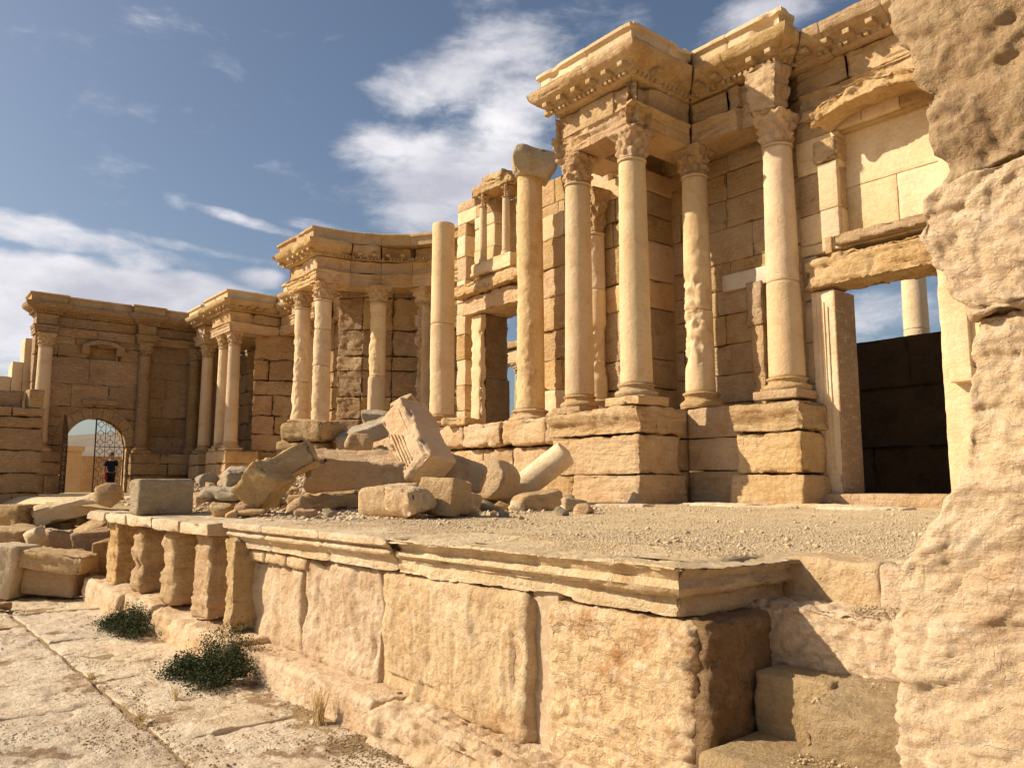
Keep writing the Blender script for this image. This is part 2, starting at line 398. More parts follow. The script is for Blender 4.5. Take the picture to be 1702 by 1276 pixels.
# ------------------------------------------------------------------ lathe pieces
def ring_mesh(zs, rad, seg=36, seed=0, fn=None, cap=True):
    th = np.linspace(0, 2*math.pi, seg, endpoint=False)
    T, Z = np.meshgrid(th, np.array(zs, float)); Rr = np.repeat(np.array(rad, float)[:, None], seg, 1)
    if fn is not None: Rr = fn(T, Z, Rr)
    V = np.stack((Rr*np.cos(T), Rr*np.sin(T), Z), -1).reshape(-1, 3); nz = len(zs)
    i = np.arange(nz-1)[:, None]*seg; j = np.arange(seg)[None, :]; j2 = (j+1) % seg
    F = np.stack((i+j, i+j2, i+seg+j2, i+seg+j), -1).reshape(-1, 4).tolist()
    if cap:
        F.append(list(range(seg-1, -1, -1))); F.append([(nz-1)*seg+q for q in range(seg)])
    return V, F
def drum(name, za, zb, ra, rb, parent, seed, mat=SHAFT, amp=.006, erode=(), res=.05, seg=52):
    nz = max(3, int((zb-za)/res)); zs = [za+.003, za+.012]+list(np.linspace(za+.05, zb-.05, nz))+[zb-.012, zb-.003]
    f = lambda z: ra+(rb-ra)*(z-za)/(zb-za)
    rad = [f(z) for z in zs]; rad[0] -= .02; rad[-1] -= .02; rad[1] -= .006; rad[-2] -= .006
    def fn(T, Z, Rr):
        q = np.stack((np.cos(T)*ra, np.sin(T)*ra, Z), -1).reshape(-1, 3)+seed*5.3
        D = amp*fbm(q*4, 4, seed)+.35*amp*fbm(q*15, 3, seed+21)
        D -= .012*np.clip(fbm(q*7, 3, seed+4)-.35, 0, 1)*2
        for (z0, z1, a0, aw, dep) in erode:
            zz = Z.ravel(); tt = (T.ravel()-a0+math.pi) % (2*math.pi)-math.pi
            m = sst(z0-.15, z0+.1, zz)*(1-sst(z1-.1, z1+.15, zz))*(1-sst(aw*.7, aw*1.2, np.abs(tt)))
            m = m*sst(-.30, .05, fbm(q*2.6, 4, seed+8, .6)+.15)
            D -= m*dep*(.65+.8*fbm(q*8, 4, seed+11, .65)+.3*np.clip(ridge(q*np.array([1,1,7.]), 2, seed), 0, 1))
        return Rr+D.reshape(Rr.shape)
    V, F = ring_mesh(zs, rad, seg, seed, fn)
    return ob(name, mk(V, F, name, mat), parent)
def capital(z, rb, H, parent, seed, mat=GOLD, worn=.5, name='capital'):
    """weathered Corinthian capital: bell with two rows of leaves, corner volutes and a square abacus"""
    seg = 96; nz = 34; zs = np.linspace(0, H, nz)
    def fn(T, Z, Rr):
        t = Z/H
        bell = rb*(1.0+.10*t+.42*np.clip(t-.45, 0, 1)**1.3*1.3)
        l1 = np.clip(np.cos(8*T)*.5+.5, 0, 1)*np.exp(-((t-.25)/.12)**2)*.26
        l2 = np.clip(-np.cos(8*T)*.5+.5, 0, 1)*np.exp(-((t-.55)/.12)**2)*.32
        vol = np.clip(-np.cos(4*T), 0, 1)**2*sst(.55, .85, t)*.42
        rr = bell+rb*(l1+l2+vol)
        # abacus: square with hollow sides
        sq = rb*1.38/np.maximum(np.abs(np.cos(T)), np.abs(np.sin(T)))
        sq = np.minimum(sq, rb*1.78)*(1-.07*np.clip(np.cos(4*T), 0, 1))
        rr = rr+(sq-rr)*sst(.85, .89, t)
        rr = np.where(t < .03, rb*1.09, rr)
        q = np.stack((np.cos(T)*rr, np.sin(T)*rr, Z), -1).reshape(-1, 3)+seed*3.1
        n = (.05*worn*fbm(q*6, 4, seed)+.045*(fbm(q*17, 3, seed+2)) - .10*worn*np.clip(fbm(q*2.6, 2, seed+5)+.1, 0, 1)*(t.ravel() > .08)).reshape(rr.shape)
        return rr+n*(t > .03)
    V, F = ring_mesh(zs, np.full(nz, rb), seg, seed, fn)
    V[:, 2] += z
    return ob(name, mk(V, F, name, mat), parent)
def base_ring(z, r, parent, seed, mat=GOLD, H=.26, worn=.3, name='base'):
    prof = [(1.0,1.0),(.97,1.03),(.93,1.12),(.88,1.14),(.82,1.12),(.78,1.04),(.62,1.02),(.5,1.08),(.46,1.2),(.36,1.30),(.24,1.34),(.12,1.32),(.06,1.26),(0,1.26)]
    prof = prof[::-1]
    zs = [z+H*a for a, b in prof]; rad = [r*b for a, b in prof]
    def fn(T, Z, Rr):
        q = np.stack((np.cos(T)*r, np.sin(T)*r, Z), -1).reshape(-1, 3)+seed*2.7
        return Rr+(.06*worn*fbm(q*5, 4, seed)-.05*worn*np.clip(fbm(q*2.2, 2, seed+1), 0, 1)).reshape(Rr.shape)
    V, F = ring_mesh(zs, rad, 40, seed, fn)
    return ob(name, mk(V, F, name, mat), parent)
def column(label, x, y, z0, ztop, r0, r1, joints=(), cap=.65, erode=(), base='ring', plinth=.14, mat=SHAFT, capworn=.6, seed=None, capmat=GOLD, amp=.006, group='stone columns of the theatre stage front', cat='column', name='column', basemat=GOLD):
    _cnt[0] += 1; seed = seed or _cnt[0]
    e = empty(name, (x, y, z0), label, cat, group)
    z = 0.
    if base:
        if plinth: stone('plinth', (r0*2.75, r0*2.75, plinth), (0, 0, plinth/2), 0, basemat, e, r=.02, res=.08, amp=.008, chips=.03)
        z = plinth
        if base == 'ring': base_ring(z, r0, e, seed, basemat); z += .26
        else:
            base_ring(z, r0*1.08, e, seed, basemat, H=.34, worn=1.3); z += .34
    zt = ztop-z0-(cap or 0)
    js = [z]+[j-z0 for j in joints]+[zt]
    f = lambda q: r0+(r1-r0)*(q-z)/(zt-z)
    for i in range(len(js)-1):
        er = [(a-z0, b-z0, c, d, dep) for (a, b, c, d, dep) in erode]
        drum('drum', js[i], js[i+1], f(js[i]), f(js[i+1]), e, seed*7+i, mat, amp, er)
    if cap:
        drum('neck_ring', zt-.0, zt+.06, r1*1.09, r1*1.09, e, seed, mat, .002, res=.02)
        capital(zt+.06, r1, cap-.06, e, seed, capmat, capworn)
    return e

# ------------------------------------------------------------------ entablature
def resample(prof, res):
    o = []
    for (a, b) in zip(prof[:-1], prof[1:]):
        L = math.hypot(b[0]-a[0], b[1]-a[1]); k = max(1, int(round(L/res)))
        for i in range(k): o.append((a[0]+(b[0]-a[0])*i/k, a[1]+(b[1]-a[1])*i/k))
    o.append(prof[-1]); return o
def pathsecs(path):
    P = [np.array(p, float) for p in path]; T = []
    for a, b in zip(P[:-1], P[1:]): T.append((b-a)/np.linalg.norm(b-a))
    N = [np.array([t[1], -t[0]]) for t in T]; V = []
    for i in range(len(P)):
        if i == 0: V.append(N[0])
        elif i == len(P)-1: V.append(N[-1])
        else:
            m = N[i-1]+N[i]; m = m/max(1e-6, (m@m))*2; V.append(m)
    return P, T, N, V
def band(root, name, path, prof, mat, pitch=1.6, res=.09, amp=.02, strata=.03, fr=3., seed=1, jit=.3, bite=None, back=.75, skip=None, crack=0.):
    """sweep a profile [(offset, z)...] (listed bottom to top along the front) round the path, split in blocks"""
    P, T, N, V = pathsecs(path); base = np.array(root.location)
    pr0 = resample(prof, res)
    fb = np.linspace(0, 1, 7)[:-1]; cl = [(-back+(prof[0][0]+back)*f, prof[0][1]) for f in fb]+pr0+[(prof[-1][0]+(-back-prof[-1][0])*f, prof[-1][1]) for f in np.linspace(0, 1, 7)[1:]]
    A = np.array(cl); nf = len(A)
    d = np.gradient(A, axis=0); n2 = np.stack((d[:, 1], -d[:, 0]), 1); n2 /= np.maximum(np.linalg.norm(n2, axis=1)[:, None], 1e-9)
    n2[0] = 0; n2[-1] = 0
    rg = random.Random(seed)
    for i in range(len(T)):
        L = np.linalg.norm(P[i+1]-P[i]); k = max(1, int(round(L/pitch)))
        cut = [0]+[ (j+rg.uniform(-jit, jit)*.5)/k for j in range(1, k)]+[1]
        for ci, (a, b) in enumerate(zip(cut[:-1], cut[1:])):
            if skip and (i, ci) in skip: continue
            va = V[i] if a == 0 else N[i]; vb = V[i+1] if b == 1 else N[i]
            pa = P[i]+(P[i+1]-P[i])*a; pb = P[i]+(P[i+1]-P[i])*b
            g = .004; pa = pa+T[i]*g; pb = pb-T[i]*g
            nl = max(2, int(L*(b-a)/res)); t = np.linspace(0, 1, nl+1)[:, None, None]
            SA = np.concatenate((pa+A[:, :1]*va, A[:, 1:]), 1)[None]; SB = np.concatenate((pb+A[:, :1]*vb, A[:, 1:]), 1)[None]
            G = SA+(SB-SA)*t; G = G.reshape(-1, 3)
            nr = np.tile(np.concatenate((n2[:, :1]*N[i], n2[:, 1:]), 1), (nl+1, 1))
            q = G+seed*1.7
            D = amp*fbm(q*fr, 4, seed)
            if strata: D -= strata*np.clip(ridge(q*np.array([.7, .7, 7.]), 3, seed+4)-.15, 0, 1)*1.3
            if crack: D -= crack*np.exp(-crackle(q*4*np.array([1,1,1.6]), seed)/.06)
            # ends of blocks slightly worn
            tt = np.repeat(t.ravel(), nf); ed = np.minimum(tt, 1-tt)*L*(b-a)
            D -= .018*np.exp(-ed/.03)*(1 if k > 1 else 0)
            G = G+nr*D[:, None]
            if bite is not None:
                offs = np.tile(A[:, 0], nl+1); bt = np.minimum(bite(G), np.maximum(offs+.12, 0)); G[:, :2] -= N[i]*bt[:, None]
            ii = np.arange(nl)[:, None]*nf; jj = np.arange(nf-1)[None, :]
            F = np.stack((ii+jj, ii+nf+jj, ii+nf+jj+1, ii+jj+1), -1).reshape(-1, 4).tolist()
            F += [[q_*nf+nf-1, q_*nf, (q_+1)*nf, (q_+1)*nf+nf-1] [::-1] for q_ in range(nl)]
            F.append(list(range(nf))); F.append([nl*nf+q_ for q_ in range(nf-1, -1, -1)])
            me_ = mk(G-base, F, name, mat); me_.set_sharp_from_angle(angle=R(42)); ob(name, me_, root)
ZA, ZF, ZC, ZT = 7.56, 8.02, 8.50, 9.47
ARCH = [(-.02,ZA),(.03,ZA),(.03,7.68),(.05,7.69),(.05,7.83),(.08,7.85),(.08,7.93),(.12,7.96),(.12,8.0),(.0,ZF)]
FRIE = [(.0,ZF+.005),(.0,8.3),(.02,8.42),(.05,ZC)]
CORN = [(.04,ZC+.005),(.10,8.53),(.11,8.60),(.17,8.62),(.19,8.68),(.36,8.74),(.39,8.77),(.45,8.80),(.49,8.86),(.52,8.94),(.52,9.01),(.47,9.03)]
ATTI = [(.33,9.035),(.31,9.06),(.31,9.30),(.33,9.32),(.39,9.35),(.39,9.42),(.33,ZT)]
def entab(name, label, path, seed, mats=(GOLD,GOLD,WALL,SMOOTH), res=.09, rough=1., cat='entablature', skipA=None, skipC=None, skipT=None, bites=(None,)*4, pitch=1.6, attic=True, back=.75, mod=True, zoff=0., dents=True, cpath=None):
    r = empty(name, (path[0][0], path[0][1], ZA+zoff), label, cat)
    def sh(pf): return [(a, z) for a, z in pf]
    loc = r.location.copy(); r.location = (path[0][0], path[0][1], 0)
    band(r, 'architrave_block', path, sh(ARCH), mats[0], pitch*1.15, res, .03*rough, .05*rough, seed=seed, skip=skipA, bite=bites[0], back=back)
    band(r, 'frieze_block', path, sh(FRIE), mats[1], pitch, res, .035*rough, .06*rough, seed=seed+1, bite=bites[1], back=back)
    cp_ = cpath or path
    band(r, 'cornice_block', cp_, sh(CORN), mats[2], pitch*.85, res*.8, .02*rough, .02*rough, fr=6, seed=seed+2, skip=skipC, bite=bites[2], back=back)
    if attic: band(r, 'attic_block', cp_, sh(ATTI), mats[3], pitch*.8, res, .008, .008, seed=seed+3, skip=skipT, bite=bites[3], back=back)
    # dentils (small teeth) joined, modillions as own brackets
    P, T, N, V = pathsecs(cp_); rg = random.Random(seed); DV = []
    bx, bq = box_surf(np.array([.07, .09, .07]), .008, .1); mb, mq = box_surf(np.array([.13, .26, .09]), .02, .1)
    mod_me = None
    for i in range(len(T)):
        a_ = (V[i]@T[i]); b_ = (V[i+1]@T[i]) ; L = np.linalg.norm(P[i+1]-P[i])
        for off, pitch_, kind in ((.135, .125, 0), (.275, .40, 1)):
            s0 = a_*off; s1 = L+b_*off; k = int((s1-s0)/pitch_); ang = math.atan2(T[i][1], T[i][0])
            for j in range(k):
                s = s0+(j+.5)*(s1-s0)/k
                if rg.random() < (.18 if kind == 0 else .25): continue
                c = P[i]+T[i]*s+N[i]*off
                if kind == 0 and dents:
                    cs, sn = math.cos(ang), math.sin(ang); z = 8.575
                    v = bx*np.array([1, 1, rg.uniform(.7, 1.1)]); DV.append((np.stack((v[:, 0]*cs-v[:, 1]*sn+c[0]-path[0][0], v[:, 0]*sn+v[:, 1]*cs+c[1]-path[0][1], v[:, 2]+z), 1), bq))
                elif kind == 1 and mod:
                    if mod_me is None: mod_me = mk(mb, mq, 'modillion', mats[2])
                    ob('modillion', mod_me, r, (c[0]-path[0][0], c[1]-path[0][1], 8.665), (0.12, 0, ang))
    if DV:
        v, f = join(DV); tag(ob('dentil_row', mk(v, f, 'dentil_row', mats[2], False), r), kind='stuff')
    return r

# ================================================================== SETTING
def sheet(name, x0, x1, y0, y1, res, hf, mat, kind='structure', rot=None):
    nx = max(2, int((x1-x0)/res)+1); ny = max(2, int((y1-y0)/res)+1)
    X, Y = np.meshgrid(np.linspace(x0, x1, nx), np.linspace(y0, y1, ny), indexing='ij')
    P = np.stack((X.ravel(), Y.ravel(), np.zeros(X.size)), 1); P[:, 2] = hf(P)
    q = np.arange(nx*ny).reshape(nx, ny)
    F = np.stack((q[:-1,:-1], q[1:,:-1], q[1:,1:], q[:-1,1:]), -1).reshape(-1, 4)
    return tag(ob(name, mk(P, F, name, mat)), kind=kind)
G0 = -1.47
sheet('ground', -4000, 4000, -4000, 4000, 160, lambda P: np.full(len(P), G0-.10), DESERT)
# distant hills
def hills(P):
    d = np.hypot(P[:, 0]+1900, (P[:, 1]-780)*.9)
    return -6+150*np.exp(-(d/420.)**2)*(1+.25*fbm(P/180., 4, 3))+70*np.exp(-(np.hypot(P[:, 0]+2100, P[:, 1]-200)/380.)**2)
sheet('hills', -3200, -1100, -900, 2200, 40, hills, HILL)

# orchestra floor: worn slabs over earth
floor = sheet('orchestra_floor', -22, 3, -3, 3.6, .12, lambda P: G0-.035+.012*fbm(P*3, 3, 2)+.03*sst(2.6, 3.2, P[:, 1])*sst(-8.2, -6, P[:, 0]), SOIL)
def slab_warp(seed):
    def w(P):
        q = P+np.array([seed*3.3, seed*5.1, 0]); top = P[:, 2] > 0
        d = .016*sst(.0, .12, fbm(q*np.array([1.9, 2.6, 0])+4, 4, seed))+.010*sst(.05, .15, fbm(q*np.array([5, 7, 0]), 4, seed+2))+.006*fbm(q*14, 3, seed+4)
        P = P.copy(); P[:, 2] -= d*top
        P[:, :2] += .025*fbm(q*2.3, 3, seed+7)[:, None]*(np.abs(P[:, :2]) > 0)
        return P
    return w
rows = [(1.94, 3.34, [-1.6,-3.9,-6.45,-8.85,-11.3,-13.9,-16.6,-19.5]), (.52, 1.92, [-1.0,-3.2,-5.6,-7.9,-10.4,-12.7,-15.2,-18.0]), (-.95, .50, [-1,-4,-6.8,-9.4,-12,-15])]
k = 0
for (ya, yb, xs) in rows:
    for xa, xb in zip(xs[:-1], xs[1:]):
        k += 1
        o = stone('paving_slab', (xa-xb-.018, yb-ya-.018, .22), ((xa+xb)/2, (ya+yb)/2, G0-.11+rng.uniform(-.008, .008)), rng.uniform(-.006, .006), PAVE, floor,
              r=.02, res=.026 if ya > 0 else .1, amp=.006, fr=3, chips=.02, warp=slab_warp(k))

# stage floor
def stage_h(P):
    x, y = P[:, 0], P[:, 1]
    z = .0+.065*sst(5, 11, y)+.012*fbm(P*1.3, 4, 5)-.004
    z = z-1.1*sst(-2.9, -2.7, x)*(1-sst(4.35, 4.5, y))
    z = z-.7*sst(-13.3, -14.2, x)*(1-sst(3.6, 5.2, y))
    z = np.where((y < 4.1) & (x > -13.6), z-.02, z)
    return z
stage = sheet('stage_floor', -46, 6, 3.75, 20, .12, stage_h, STAGE)
# low earth heap under the fallen masonry
def heap(P):
    x, y = P[:, 0], P[:, 1]
    a = 1.05*np.exp(-(((x+14.4)/2.3)**2+((y-8.3)/1.8)**2))
    b = .62*np.exp(-(((x+12.2)/1.8)**2+((y-7.0)/1.0)**2))
    c = .42*np.exp(-(((x+14.2)/1.6)**2+((y-4.9)/.9)**2))
    d = .30*np.exp(-(((x+18)/2.8)**2+((y-5.5)/1.5)**2))
    return -.06+(a+b*.7+c+d)*(1+.35*fbm(P*1.2, 4, 8))+.07*fbm(P*3.5, 3, 4)*np.clip(a+b+c+d, 0, .6)
sheet('rubble_mound', -23, -8.6, 3.6, 12.2, .07, heap, SOIL)
sheet('ruin_mound', -30, -13.6, .2, 6.5, .1, lambda P: G0-.06+np.clip(1.0*sst(-15.2, -18.5, P[:, 0])*sst(1.2, 3.4, P[:, 1]+(-.12)*(P[:, 0]+16)), 0, 3)*(1+.15*fbm(P*1.1, 4, 8))+.05*fbm(P*3, 3, 4)*sst(-15.4,-17,P[:,0]), SOIL)

# ================================================================== STAGE FRONT WALL
sw = empty('stage_front_wall', (-5.5, 3.5, G0), 'long low stage front wall of big eroded golden blocks under a moulded ledge', 'wall')
def W(name, x0, x1, y0, y1, z0, z1, mat=FORE, **kw):
    """block of the stage wall in world numbers"""
    L = (abs(x1-x0), y1-y0, z1-z0)
    return stone(name, L, ((x0+x1)/2+5.5, (y0+y1)/2-3.5, (z0+z1)/2-G0), 0, mat, sw, **kw)
def vgroove(seed, a=.02):
    def w(P):
        q = P+np.array([seed*2.2, 0, seed]); front = sst(.2, .0, P[:, 1]-P[:, 1].min()-.0)
        P = P.copy(); P[:, 1] += front*(a*1.3*np.clip(ridge(q*np.array([4.2, 3, .9]), 3, seed)-.2, 0, 1)+a*fbm(q*np.array([2, 2, 1.]), 3, seed+4))
        return P
    return w
# upper wall blocks (orthostats)
W('wall_block', -9.02, -7.45, 3.44, 4.3, -1.24, -.40, r=.05, res=.035, amp=.03, fr=3, chips=.05, warp=vgroove(3, .05), crack=.012)
W('wall_block', -7.43, -5.95, 3.43, 4.3, -1.24, -.28, r=.06, res=.018, amp=.026, fr=4, chips=.05, warp=vgroove(5, .03), hf=.005, crack=.016, cfr=5, cw=.09, cstretch=.6)
W('wall_block', -5.91, -4.01, 3.40, 4.3, -1.24, -.27, r=.075, res=.015, amp=.024, fr=4, chips=.04, warp=vgroove(8, .032), hf=.005, crack=.018, cfr=4.5, cw=.09, cstretch=.55)
W('wall_block', -3.86, -2.70, 3.42, 4.3, -1.26, -.29, mat=FOREH, r=.07, res=.013, amp=.030, fr=4, chips=.0, hf=.005, crack=.020, cfr=5, strata=.015, cw=.11, cstretch=1.9)
W('wall_block', -3.0, -2.62, 3.455, 4.85, -1.3, -.27, mat=STAIN_SHADE, r=.05, res=.02, amp=.03, fr=4, chips=.05, crack=.02, strata=.02)  # dark brown puts the end face's shade in its colour, with some staining
W('mortar_joint', -4.05, -3.80, 3.49, 4.2, -1.3, -.2, mat=MORT, r=.01, res=.08, amp=.01)
W('mortar_joint', -4.25, -3.6, 3.44, 3.6, -1.30, -1.21, mat=MORT, r=.03, res=.04, amp=.02)
for (a, b) in ((-9.0, -8.35), (-8.34, -7.8), (-7.79, -7.3)):
    W('wall_block', a, b, 3.41, 4.0, -.405, -.27, r=.04, res=.035, amp=.02, fr=5, chips=.03)
# plinth
W('plinth_block', -8.25, -5.52, 3.14, 3.9, -1.62, -1.20, r=.05, res=.02, amp=.022, fr=3, crack=.012, strata=.02, chips=.05)
W('plinth_block', -5.50, -2.2, 3.06, 3.9, -1.66, -1.21, r=.06, res=.018, amp=.05, fr=4, crack=.035, cfr=3.6, strata=.03, chips=.05, cw=.08, hf=.006)
W('plinth_block', -11.2, -8.27, 3.05, 3.95, -1.62, -1.16, r=.06, res=.045, amp=.05, fr=2.6, crack=.02, strata=.02, chips=.07)
W('plinth_block', -12.6, -11.22, 3.10, 3.95, -1.62, -1.13, r=.06, res=.05, amp=.06, fr=2.6, chips=.06)
W('plinth_block', -13.7, -12.62, 3.02, 3.95, -1.62, -1.12, r=.06, res=.05, amp=.06, fr=2.6, chips=.06)
W('plinth_block', -15.0, -13.72, 3.05, 3.95, -1.62, -1.10, r=.06, res=.05, amp=.06, fr=2.6, chips=.06)
# moulded ledge, swept in long blocks
PROF1 = [(.02,-.27),(.05,-.268),(.055,-.20),(.065,-.195),(.07,-.185),(.085,-.18),(.09,-.165),(.105,-.155),(.135,-.135),(.14,-.115),(.125,-.095),(.10,-.085),(.15,-.062),(.17,-.058),(.175,-.01),(.165,.008)]
PROF2 = [(.0,-.285),(.05,-.283),(.065,-.215),(.06,-.205),(.08,-.195),(.075,-.185),(.095,-.175),(.12,-.150),(.14,-.12),(.12,-.095),(.10,-.08),(.15,-.055),(.18,-.05),(.185,-.005),(.16,.012)]
def lbite(G): return .09*np.clip(fbm(G*np.array([1.6, 2, 4.]), 4, 41)-.12, 0, 1)
lw = empty('stage_ledge', (-9.2, 3.47, 0), 'moulded and weather-split stone ledge capping the long stage front wall', 'ledge')
lr = lw.location.copy(); lw.location = (-9.2, 3.47, 0)
band(lw, 'ledge_block', [(-9.15, 3.40), (-5.62, 3.455)], PROF1, LEDGE, 1.2, .022, .010, .012, fr=7, seed=3, back=.95, bite=lambda G: .06*np.clip(fbm(G*np.array([2.2, 2, 3.]), 4, 77)-.25, 0, 1))
band(lw, 'ledge_block', [(-5.60, 3.455), (-2.86, 3.50), (-2.78, 4.62)], PROF2, LEDGE, 4, .022, .020, .05, fr=5, seed=11, back=.72, bite=lbite, crack=.012)
# ledge slabs over the piers, and the piers themselves
PX = [(-15.3, -14.05), (-13.95, -12.75), (-12.65, -11.45), (-11.35, -10.25), (-10.15, -9.2)]
for i, (a, b) in enumerate(PX):
    stone('ledge_block', (b-a+.06, .95, .16), ((a+b)/2+9.2, 3.55-3.47, -.085), 0, LEDGE, lw, r=.025, res=.07, amp=.012, strata=.02, chips=.05)
PIERS = [(-14.35, -13.70, 3.22, 3.86, .12), (-12.95, -12.35, 3.22, 3.86, .2), (-11.42, -10.85, 3.22, 3.86, .2), (-10.05, -9.50, 3.22, 3.95, .1), (-8.98, -8.72, 3.22, 3.9, .06)]
for i, (a, b, ya, yb, r_) in enumerate(PIERS):
    def pw(P, i=i):
        P = P.copy(); q = P+i*7.7; t = P[:, 2]
        s = 1-.22*np.exp(-((t+.12-.1*i*.3)/.10)**2)*(i == 1)*1.3 - .05*np.exp(-((t-.2)/.05)**2)
        P[:, 0] *= s; P[:, 1] *= .5+.5*s; return P
    W('pier', a, b, ya, yb, -1.14, -.16, mat=GOLD, r=r_*.6, res=.028, amp=.035, fr=4, strata=.03, chips=.05, hf=.010, warp=pw)
# curved back of the niches
for i, (a, b) in enumerate(((-15.2, -13.9), (-13.9, -12.6), (-12.6, -11.2), (-11.2, -9.8), (-9.8, -8.9))):
    W('niche_back', a, b, 3.80, 4.3, -1.5, -.17, mat=GOLD, r=.05, res=.08, amp=.03, strata=.03)
# north end return of stage wall
stage_end = None

# ------------------------------------------------------------------ stair in the recess
st = empty('stage_stair', (-2.0, 4.0, G0), 'worn stone stair rising to the stage between the wall end and the big eroded pier', 'stair')
def Sb(name, x0, x1, y0, y1, z0, z1, mat=FORE, **kw):
    return stone(name, (x1-x0, y1-y0, z1-z0), ((x0+x1)/2+2.0, (y0+y1)/2-4.0, (z0+z1)/2-G0), 0, mat, st, **kw)
Sb('step', -2.78, -2.16, 4.36, 4.9, -.30, -.005, r=.03, res=.04, amp=.02, chips=.04)
Sb('step', -2.15, -1.0, 4.33, 4.9, -.30, -.0, r=.03, res=.04, amp=.02, chips=.04)
Sb('step', -2.9, -1.0, 4.02, 4.6, -.64, -.235, mat=ROCK, r=.012, res=.014, amp=.022, crack=.05, cfr=8, chips=.04, cstretch=2.2, cw=.11)
def slope(P):
    P = P.copy(); top = sst(-.1, .1, P[:, 2]); f = sst(.1, -.3, P[:, 1]); P[:, 2] -= top*f*.09; return P
Sb('step', -2.22, -1.0, 3.62, 4.2, -1.0, -.54, mat=SOIL, hf=.006, r=.02, res=.02, amp=.025, fr=5, chips=.05, warp=slope)
Sb('step', -2.60, -2.16, 3.80, 4.3, -1.1, -.555, mat=SOIL, hf=.004, r=.015, res=.025, amp=.012, chips=.03)
Sb('step', -2.30, -1.0, 3.16, 3.9, -1.25, -.85, mat=SOIL, hf=.004, r=.02, res=.03, amp=.02, chips=.03)
Sb('step', -2.62, -1.0, 3.3, 4.3, -1.6, -.87, mat=SOIL, r=.05, res=.05, amp=.02, chips=.03)

# ------------------------------------------------------------------ foreground eroded pier
fp = empty('eroded_pier', (-.6, 3.5, G0), 'huge crackled and eroded stone pier filling the right edge in the foreground', 'pier')
OUTL = [(-1.7,-1.42),(-.6,-1.46),(-.12,-1.47),(.11,-1.44),(.28,-1.32),(.43,-1.21),(.64,-1.15),(.85,-1.13),(.95,-1.10),(1.02,-1.12),(1.06,-1.15),(1.2,-1.22),(1.32,-1.26),(1.45,-1.24),(1.53,-1.16),(1.62,-1.18),(1.74,-1.22),(2.05,-1.28),(2.37,-1.32),(2.8,-1.36),(3.6,-1.4)]
oz = np.array([a for a, b in OUTL]); ox = np.array([b for a, b in OUTL])
def pier_block(z0, z1, y0, mat, jl=0., jr=0., inset=0., **kw):
    z0 -= .022; z1 += .022; Lz = z1-z0; zc = (z0+z1)/2
    def w(P):
        P = P.copy(); t = P[:, 0]+.5
        tilt = t*(jl if True else 0)
        Z = P[:, 2]+zc
        top = sst(-.5, .5, P[:, 2]/Lz)
        Zt = Z+t*(jr*top+jl*(1-top))
        xl = np.interp(Zt, oz, ox)+inset
        X = xl+t*(-0.2-xl)
        X += .02*fbm(P*4+z0, 3, 3)
        P[:, 0] = X+.6; P[:, 2] = Zt+1.47; P[:, 1] = P[:, 1]+y0+.35-3.5
        # face leans and bulges
        P[:, 1] += .06*fbm(np.stack((X*1.5, P[:, 1]*0, Zt*1.5), 1), 2, 7)
        return P
    kw.setdefault('res', .0095); kw['r'] = .045; kw['cw'] = .12; kw.setdefault('crack', .030)
    P, Q = stone_geo((1.0, .7, Lz), warp=w, **kw)
    ob('pier_block', mk(P, Q, 'pier_block', mat), fp)
pier_block(-1.75, -.62, 2.98, ROCK, amp=.026, hf=.007, fr=3, cfr=9.0, seed=101, strata=.030, sfr=4, crack=.014, cstretch=1.8)
pier_block(-.64, .42, 2.97, ROCK, amp=.026, hf=.007, fr=3, cfr=9.5, seed=102, jl=.0, jr=.12, strata=.030, sfr=4, crack=.014, cstretch=1.8)
pier_block(.40, 1.00, 3.0, ROCK, amp=.030, hf=.008, fr=3.5, cfr=9, seed=103, jl=.12, jr=.04, strata=.035, sfr=4, crack=.016, cstretch=1.8)
pier_block(1.005, 1.50, 2.94, ROCK, amp=.036, hf=.010, fr=4, cfr=5.5, seed=104, jl=.04, jr=.14, strata=.05, sfr=4, crack=.022)
pier_block(1.505, 3.4, 2.99, DARKR, amp=.042, hf=.012, fr=4, cfr=5, seed=105, jl=.14, jr=.1, strata=.04, sfr=4, crack=.028, cstretch=1.2)  # top block is a darker brown than those below

# ================================================================== RIGHT PAVILION
def pedestal(label, x0, x1, y0, y1, z1, seed, rows=((.0,.62),(.62,1.38),(1.38,1.95)), mat=GOLD, flare=.08, cuts=((.3,),(),()), group='pedestals under the stage front columns', depthres=.032):
    e = empty('pedestal', ((x0+x1)/2, (y0+y1)/2, 0), label, 'pedestal', group)
    n = len(rows)
    for i, (za, zb) in enumerate(rows):
        f = flare if i == 0 else (0.0 if i < n-1 else .06)
        xs = [x0-f]+[x0+(x1-x0)*c for c in cuts[i]]+[x1+f]
        for a, b in zip(xs[:-1], xs[1:]):
            last = i == n-1; first = i == 0
            def w(P, zt=zb-za, first=first, last=last):
                P = P.copy(); t = P[:, 2]/zt
                if last: # worn cap moulding
                    k = .05*np.sin(t*7)+.03*sst(-.1, .5, t); sgn = np.sign(P[:, 1]); P[:, 1] += sgn*k*(np.abs(P[:, 1]) > .2)
                if first:
                    P[:, 1] += -.10*sst(.5, -.5, t)*(P[:, 1] < 0)
                return P
            stone('stone', (b-a-.008, y1-y0+2*f, zb-za-.008), ((a+b)/2-(x0+x1)/2, 0, (za+zb)/2), 0, mat, e, r=.035, res=depthres, amp=.028, fr=2.8, strata=.060 if last else .030, sfr=9, chips=.05, warp=w, seed=seed+i*3)
    return e
pedestal('tall eroded pedestal under the two front columns of the right pavilion', -12.55, -10.08, 11.35, 12.6, 1.95, 301)
